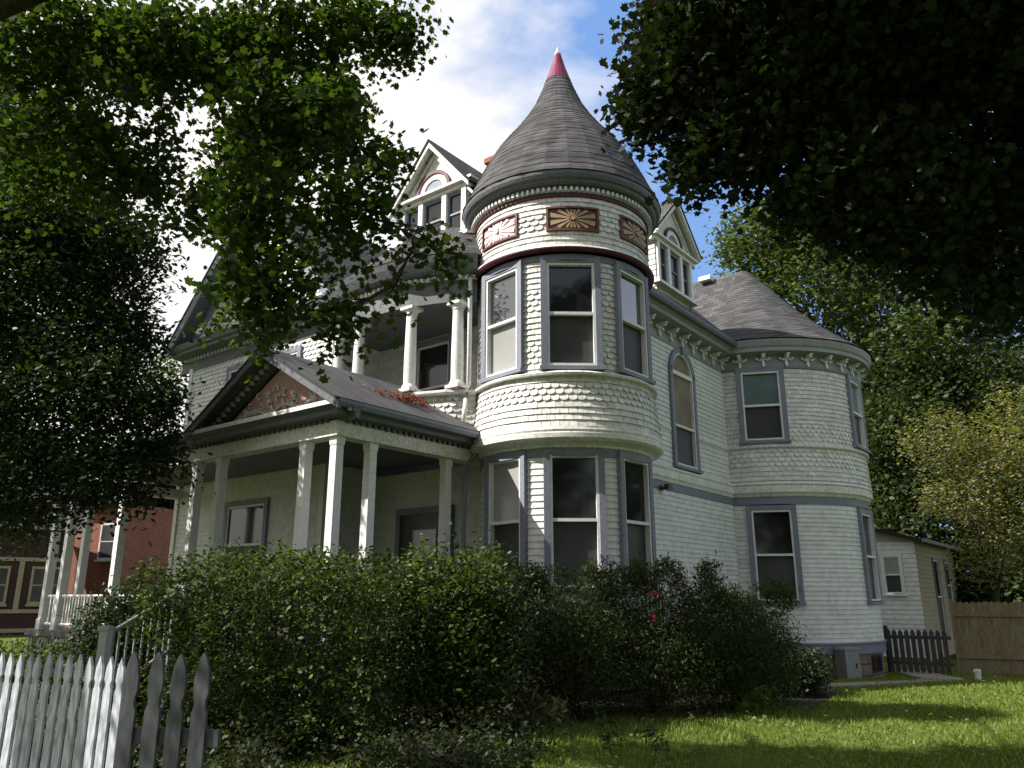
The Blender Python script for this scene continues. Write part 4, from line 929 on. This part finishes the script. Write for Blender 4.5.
# foreground maple whose boughs hang in at upper left
LB = [blob(60, 40, 8.5, 110, 70, .9), blob(170, 50, 8.3, 90, 60, .8), blob(280, 40, 8.6, 85, 50, .8), blob(370, 25, 8.6, 50, 40, .9), blob(60, 150, 8.8, 80, 60, 1.3), blob(135, 165, 8.8, 45, 60, .9),
      blob(255, 120, 8.2, 40, 70, .8), blob(250, 215, 8.0, 38, 70, .7), blob(320, 130, 8.3, 38, 70, .8), blob(382, 165, 8.3, 26, 36, .5), blob(345, 215, 8.1, 45, 50, .7), blob(280, 290, 7.9, 45, 55, .6), blob(245, 300, 8.0, 30, 35, .5), blob(345, 320, 7.9, 28, 22, .4),
      blob(420, 240, 8.0, 24, 16, .35), blob(445, 262, 8.0, 20, 10, .3), blob(395, 285, 8.0, 14, 18, .25), blob(208, 205, 8.6, 30, 26, .5), blob(400, 30, 8.6, 24, 22, .4),
      ((-7.6, 5.2, 8.3), (2.0, 1.8, 1.6), 3.2), ((-3.5, 5.0, 9.2), (2.6, 2.4, 1.4), 4.5), ((-9.6, 7.4, 6.2), (1.6, 1.6, 1.6), 2.5), ((-1.5, 3.5, 8.6), (2.0, 2.5, 1.2), 3.0), ((-6.5, 4.0, 6.0), (1.8, 2.0, 1.8), 3)]
CAM = Vector((0, 0, 1.6))
LB = [((tuple(CAM+(Vector(a)-CAM)*.88), tuple(q*.86 for q in b), w) if i < 19 else (a, b, w)) for i, (a, b, w) in enumerate(LB)]
LB += [blob(330, 110, 9.8, 34, 40, .45, 1.0), blob(265, 150, 9.9, 34, 50, .45, 1.0), blob(235, 50, 9.9, 45, 30, .45, 1.0), blob(120, 60, 10.1, 60, 34, .5, 1.2), blob(60, 140, 10.2, 50, 36, .5, 1.0)]
tree('maple_tree', 'maple with long leafy boughs hanging across the upper left over the porch gable', (-7.6, 5.2, 0), 5.2, .34, [(a, (b[0], b[1]*(.6 if i < 19 else 1), b[2]), w*(3.2 if i < 19 else .5 if i < 24 else 3.2)) for i, (a, b, w) in enumerate(LB)], 56000, .084, M['maple'], 'maple', .09, 14, lean=(.5, .5), shell=.4, up=.35, strand=.38, hubs=[(-4.8, 6.2, 8.4), (-2.4, 6.5, 8.6), (-6.8, 7.4, 6.6), (-1.2, 6.2, 8.4)])
RB = [blob(690, 60, 8.3, 75, 70, 1.2), blob(800, 60, 8.0, 110, 80, 1.6), blob(920, 70, 8.0, 110, 90, 1.8), blob(1020, 120, 8.2, 70, 120, 1.6), blob(650, 110, 8.5, 34, 26, .5), blob(730, 140, 8.4, 70, 45, .9), blob(820, 160, 8.2, 70, 55, 1.0), blob(900, 190, 8.2, 70, 55, 1.1), blob(780, 10, 8.2, 120, 40, 1.3), blob(680, 20, 8.6, 45, 40, .7),
      blob(960, 250, 8.6, 60, 60, .9), blob(1010, 290, 8.6, 40, 55, .9), blob(860, 220, 8.8, 40, 30, .5), blob(990, 190, 8.6, 60, 60, .9), blob(695, 165, 8.4, 24, 14, .35),
      ((4.5, 5.5, 8.8), (3.2, 2.6, 1.4), 7), ((7.5, 6.5, 7.5), (2.4, 2.6, 2.2), 6), ((2.2, 4.5, 9.4), (2.4, 2.4, 1.0), 5), ((6, 3.0, 7.5), (2.4, 2.4, 1.6), 5), ((5.5, 8.5, 8.8), (2.6, 2.2, 1.3), 6), ((3.2, 8.6, 8.3), (1.5, 1.2, .8), 2.5)]
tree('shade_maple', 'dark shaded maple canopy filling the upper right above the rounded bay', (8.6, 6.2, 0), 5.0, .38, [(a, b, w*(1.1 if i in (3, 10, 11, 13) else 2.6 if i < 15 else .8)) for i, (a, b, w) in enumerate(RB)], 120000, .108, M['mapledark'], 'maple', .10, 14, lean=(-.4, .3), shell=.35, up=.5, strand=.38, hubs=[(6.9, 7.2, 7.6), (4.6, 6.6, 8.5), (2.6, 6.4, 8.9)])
# dark small-leaved tree at left
DB = [blob(10, 515, 14, 40, 22, .8), blob(60, 225, 13, 90, 50, 1.2), blob(140, 245, 12.8, 30, 36, .7), blob(165, 400, 12.4, 20, 26, .4), blob(112, 497, 12.3, 34, 14, .5), blob(155, 462, 12.6, 26, 14, .4), blob(90, 350, 12.8, 60, 50, 1.0), blob(40, 300, 13, 70, 70, 1.3), blob(110, 290, 13, 35, 50, .8), blob(50, 400, 12.6, 80, 60, 1.4), blob(120, 400, 12.4, 45, 50, .9), blob(30, 480, 12.4, 60, 40, 1.2), blob(110, 460, 12.2, 45, 30, .8), blob(60, 230, 13.2, 60, 50, 1.1), blob(155, 445, 12.3, 26, 16, .4), blob(-60, 350, 12.6, 80, 120, 1.8, ), blob(-20, 210, 13, 60, 50, 1.2), blob(140, 330, 12.8, 20, 26, .4)]
dbb = at(-75, 600, 12.9)
tree('dark_leaved_tree', 'dense dark small leaved tree in front of the porch left end', (dbb.x, dbb.y, 0), 3.0, .11, DB, 80000, .10, M['holly'], 'oval', .11, 10, shell=.4, strand=.45)
tree('added_shade_tree', 'added tall tree left of the house that shades the wing wall', (-17, 18.5, 0), 8, .4, [((-16.5, 18.6, 12.5), (3.6, 3.0, 4.0), 5), ((-14.8, 18.8, 10), (2.2, 2.4, 2.6), 2), ((-18.5, 17.5, 9), (3.2, 3, 3), 2), ((-15, 18.5, 14.5), (2.6, 2.4, 2.2), 2)], 34000, .2, M['holly'], 'diamond', .3, 10, twigs=False)  # tree added at the side to cast shade on the wing wall
# trees behind at right
BT = [blob(760, 250, 40, 40, 50, 3), blob(800, 300, 40, 60, 60, 4), blob(850, 240, 42, 70, 70, 5), blob(930, 280, 42, 80, 90, 6), blob(880, 360, 40, 60, 70, 5), blob(1010, 330, 42, 70, 120, 6), blob(790, 225, 41, 30, 40, 3), blob(830, 190, 43, 50, 30, 3), blob(740, 240, 40, 20, 22, 2)]
bb_ = at(900, 600, 41)
tree('backyard_tree', 'tall sunlit green tree rising behind the rounded bay roof', (bb_.x, bb_.y, -.5), 9, .5, BT, 60000, .30, M['backtree'], 'diamond', .5, 12, shell=.6, twigs=False)
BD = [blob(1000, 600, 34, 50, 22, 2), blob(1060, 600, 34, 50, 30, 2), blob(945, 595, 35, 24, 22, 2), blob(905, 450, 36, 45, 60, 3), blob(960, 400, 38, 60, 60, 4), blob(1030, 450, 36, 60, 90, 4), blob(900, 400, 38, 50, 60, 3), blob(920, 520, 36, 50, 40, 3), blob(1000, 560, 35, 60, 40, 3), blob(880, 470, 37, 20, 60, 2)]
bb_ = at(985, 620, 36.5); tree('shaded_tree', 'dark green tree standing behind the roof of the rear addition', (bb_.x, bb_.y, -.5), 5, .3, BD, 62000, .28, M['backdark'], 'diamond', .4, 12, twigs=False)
DG = [blob(940, 440, 27, 36, 30, 1.4), blob(990, 470, 27, 50, 40, 1.8), blob(1030, 430, 27, 40, 50, 1.8), blob(960, 500, 27, 40, 25, 1.4), blob(1015, 520, 26.5, 40, 28, 1.4), blob(985, 560, 26.5, 34, 20, 1)]
bb_ = at(1003, 640, 26.5); tree('dogwood_tree', 'pale yellow green dogwood leaning over the cedar fence', (bb_.x, bb_.y, -.5), 2.2, .11, DG, 15000, .14, M['dogwood'], 'oval', .28, 10, up=1.2, shell=.6)
# trees far left and in the gap behind the house
for k, (px, py, y, rp, hh, lab) in enumerate([(30, 470, 52, 60, 60, 'broad green tree across the street above the timbered house'), (165, 385, 48, 22, 34, 'thin sparse young tree in the gap left of the house'), (-60, 430, 45, 80, 90, 'tall green tree at the far left edge across the street'), (150, 505, 60, 26, 16, 'low rusty leaved tree in front of the brick house')]):
    q = at(px, 600, y); bl = [blob(px+random.uniform(-.4, .4)*rp, py+random.uniform(-.5, .5)*hh, y, rp*.6, hh*.5, 2) for _ in range(6)]
    tree('young_tree' if k in (1, 3) else 'street_tree', lab, (q.x, q.y, 0), 3.5 if k != 1 else 6, .22 if k != 1 else .12, bl, 9000 if k != 1 else 1100, .28, M['backtree'] if k != 3 else M['dogwood'], 'diamond', .5, 10, twigs=(k == 1))
for k, (x, y, hh, rr) in enumerate([(-9, -19, 13, 4.5), (24, 19, 11, 4.2), (2.5, -17, 19, 5), (12, -13, 13, 4.2)]):
    bl = [((x+random.uniform(-.5, .5)*rr, y+random.uniform(-.5, .5)*rr, hh*random.uniform(.35, .8)), (rr*.65, rr*.65, hh*.24), 1) for _ in range(7)]
    lab = ['street tree behind the viewer at the left', 'yard tree right of the cedar fence', 'tallest street tree straight behind the viewer', 'street tree behind the viewer at the right'][k]
    tree('street_tree', lab, (x, y, 0), hh*.4, .3, bl, 9000, .5, M['backdark'], 'oval', .6, 10, twigs=False)
# trees to the left out of frame that shade the facade and garden, and hedge
def shrub(name, label, cx, cy, rx, ry, h, n, size, mat, shape='oval', clump=.09, per=9, extra=(), cat='shrub', z0=0, up=.6, flowers=0, boxy=False):
    root = thing(name, label, cat, (cx, cy, z0), group='feathery shrubs below the turret and side wall' if name == 'feathery_shrub' else None); bl = []
    for k in range(12):
        a = 2*PI*k/12; rr = .55; bl.append(((rx*rr*math.cos(a), ry*rr*math.sin(a), h*random.uniform(.40, .52)), (rx*.46, ry*.5, h*random.uniform(.40, .50)), 1))
    bl.append(((0, 0, h*.55), (rx*.8, ry*.8, h*.45), 2.5)); bl += list(extra)
    if boxy: bl = [((ux*rx*.8, uy*ry*.75, h*uz+random.uniform(-.05, .04)-(.10 if abs(ux) == 1 else 0)), (rx*.24, ry*.3, h*.14), 1) for ux in (-1, -.5, 0, .5, 1) for uy in (-1, 0, 1) for uz in (.15, .4, .65, .86)]
    leaves('foliage', bl, n, size, mat, root, shape, clump, per, up, .6, fixz=.02)
    st_ = MB()
    for k in range(16):
        a = random.uniform(0, 6.28); d_ = random.uniform(.1, .8); limb(st_, (random.uniform(-.2, .2)*rx, random.uniform(-.2, .2)*ry, 0), (rx*d_*math.cos(a), ry*d_*math.sin(a), h*random.uniform(.7, 1.0)), .018, .004, n=5)
    st_.build('stems', M['bark'], root)
    return root
c = at(285, 640, 9.6); shrub('clipped_hedge', 'rounded clipped hedge with sunlit top in front of the porch columns', c.x, c.y, 1.36, 1.1, 2.16, 46000, .058, M['hedge'], 'oval', .07, boxy=True)
c = at(458, 640, 10.6); shrub('leafy_shrub', 'taller leafy shrub between the clipped hedge and the turret', c.x, c.y, .95, 1.0, 2.35, 24000, .075, M['hedge'], 'oval', .10)
for px, y, rx, h, lab in ((570, 11.6, .85, 1.85, 'feathery shrub under the middle turret window'), (655, 11.9, 1.05, 1.95, 'feathery shrub with red blooms below the side wall'), (735, 12.4, .95, 1.62, 'feathery shrub at the right end below the rounded bay')):
    c = at(px, 640, y); rt = shrub('feathery_shrub', lab, c.x, c.y, rx, .85, h, 30000, .075, M['spirea'], 'thin', .10, 10, up=.2)
    bl = [((random.uniform(-.8, .8)*rx, random.uniform(-.6, .5)*.85, h*random.uniform(.9, 1.02)), (.10, .10, .20), 1) for _ in range(22)]
    leaves('shoot_tips', bl, 3500, .085, M['spirea'], rt, 'thin', .05, 8, .0)
    if 'red' in lab:
        for k in range(9):
            q = MB(); p = Vector((random.uniform(-.25, .25), -.75+random.uniform(-.1, .1), random.uniform(1.25, 1.75)))
            for j in range(7):
                a = 2*PI*j/7; u1 = Vector((math.cos(a), -.5, math.sin(a))).normalized(); sd2 = Vector((-math.sin(a), 0, math.cos(a))); q.face([p, p+u1*.018+sd2*.011, p+u1*.034, p+u1*.018-sd2*.011])
            q.build('flower', M['petal'], rt)
c = at(792, 660, 14.0); shrub('low_shrub', 'low dark shrub beside the concrete path by the bay', c.x, c.y, .6, .5, .75, 7000, .07, M['holly'], 'oval', .08)
c = at(140, 600, 10.6); shrub('dark_shrub', 'dark rounded shrub before the porch steps', c.x, c.y, .78, .8, 1.85, 24000, .06, M['holly'], 'oval', .08)
c = at(5, 640, 11.5); shrub('low_hedge', 'low clipped green hedge behind the white pickets', c.x, c.y, 2.2, .5, 1.1, 16000, .055, M['hedge'], 'oval', .06, cat='hedge')
# red creeper on the porch roof
rv = thing('red_creeper', 'red leaved creeper lying on the porch roof below the balcony', 'creeper', tuple(HM @ Vector((-2.9, 1.9, 5.2)))); bl = []
for k in range(14): 
    p = HM @ Vector((-3.6+1.9*k/13, 1.75+random.uniform(-.25, .2), 0)); bl.append(((p.x-rv.location.x, p.y-rv.location.y, -.06+random.uniform(-.04, .03)), (.14, .14, .04), 1))
leaves('foliage', bl, 1500, .055, M['redvine'], rv, 'oval', .06, 8, 1.0)
# ground cover and foreground weeds (dark)
bl = []
for k in range(70):
    px = random.uniform(-60, 530); y = random.uniform(7.2, 9.4); p = at(px, 700, y); 
    if px > 380 and y > 8.8: continue
    bl.append(((p.x, p.y, random.uniform(.05, .28)), (random.uniform(.25, .5), .35, random.uniform(.10, .28)), 1))
for k in range(26):
    p = at(180+k*14+random.uniform(-6, 6), 700, random.uniform(9.9, 10.4)); bl.append(((p.x, p.y, .08), (.25, .2, .10), .4))
o = leaves('ground_cover', bl, 26000, .06, M['ivy'], None, 'oval', .08, 8, .6, fixz=.01); tag(o, 'dark low ground cover plants along the bottom edge', 'ground cover', kind='stuff')
def weed(label, px, y, h):
    p = at(px, 700, y); r = thing('weed_plant', label, 'plant', (p.x, p.y, 0), group='slender weeds at the lawn edge'); s_ = MB(); pts = limb(s_, (0, 0, 0), (random.uniform(-.1, .1), random.uniform(-.1, .1), h), .007, .003, n=6)
    s_.build('stem', M['bark'], r); bl = [(tuple(q), (.08, .08, .03), 1) for q in pts[2:]]; leaves('leaves', bl, 70, .11, M['ivy'], r, 'thin', .05, 5, .3)
for lab, px, y, h in (('slender weed silhouetted against the lawn, left of the other two', 573, 8.6, .50), ('slender weed silhouetted against the lawn, between two others', 610, 8.9, .34), ('slender weed silhouetted against the lawn, nearest the open grass', 655, 8.4, .36)): weed(lab, px, y, h)
# broad-leaved perennial by the path
for lab, px, y in (('iris clump with strap leaves at the shrub border near the path', 752, 12.0), ('small pale leaved plant at the bed edge under the turret', 540, 10.9)):
    p = at(px, 700, y); r = thing('garden_plant', lab, 'plant', (p.x, p.y, 0)); leaves('leaves', [((0, 0, .16), (.30, .22, .16), 1)], 260, .22, M['grass'] if 'iris' in lab else M['dogwood'], r, 'thin', .06, 8, .0)
# fallen leaves
fx = rng.uniform(-1, 9, 420); fy = 8.2+rng.random(420)*9; bl = [((float(x), float(y), gz(x, y)+.07), (.01, .01, .005), 1) for x, y in zip(fx, fy) if not (y > 11.6+(x-.1)*.3 and x < 5)]
tag(leaves('fallen_leaves', bl, 420, .06, M['dogwood'], None, 'maple', .05, 1, 2.0), 'dry leaves scattered on the lawn', 'leaves', kind='stuff')
# grass
n = 150000; X = rng.uniform(-3.5, 14, n); Y = 7.6+(rng.random(n)**1.3)*16
inb = (Y < 13.5) & (X < .9+ (Y-11.6)*2.2) & (Y > 10.9) & (X < 4.2); keep = ~inb
keep &= (np.abs(X) < Y*.72)
# clear the planting bed
keep &= ~((Y > 8.0+ (X+3.4)*1.03) & (X < .1)) & ~((Y > 11.6+(X-.1)*.22) & (X >= .1) & (X < 4.6))
keep &= ~((Y > 12.6+(X-4.6)*1.6) & (X >= 4.6) & (X < 5.8))
X, Y = X[keep], Y[keep]; n = len(X); Z = np.array([gz(x, y) for x, y in zip(X, Y)])
a = rng.uniform(0, 2*PI, n); pat = .5+.5*np.sin(X*1.7+np.sin(Y*1.3)*1.5)*np.sin(Y*2.1+X*.6); hgt = rng.uniform(.03, .07, n)*(.7+.6*pat); wd_ = rng.uniform(.005, .009, n)*(1+Y/18); ln = rng.normal(size=(n, 2))*.025
V = np.zeros((n, 3, 3)); V[:, 0] = np.stack([X-wd_*np.cos(a), Y-wd_*np.sin(a), Z], 1); V[:, 1] = np.stack([X+wd_*np.cos(a), Y+wd_*np.sin(a), Z], 1); V[:, 2] = np.stack([X+ln[:, 0], Y+ln[:, 1], Z+hgt], 1)
me = bpy.data.meshes.new('grass'); me.vertices.add(n*3); me.vertices.foreach_set('co', V.reshape(-1)); me.loops.add(n*3); me.loops.foreach_set('vertex_index', np.arange(n*3, dtype=np.int32)); me.polygons.add(n)
me.polygons.foreach_set('loop_start', np.arange(0, n*3, 3, dtype=np.int32)); me.polygons.foreach_set('loop_total', np.full(n, 3, dtype=np.int32)); me.materials.append(M['grass']); me.update(calc_edges=True)
go = bpy.data.objects.new('grass', me); COL.objects.link(go); tag(go, 'short green lawn grass', 'grass', kind='stuff')
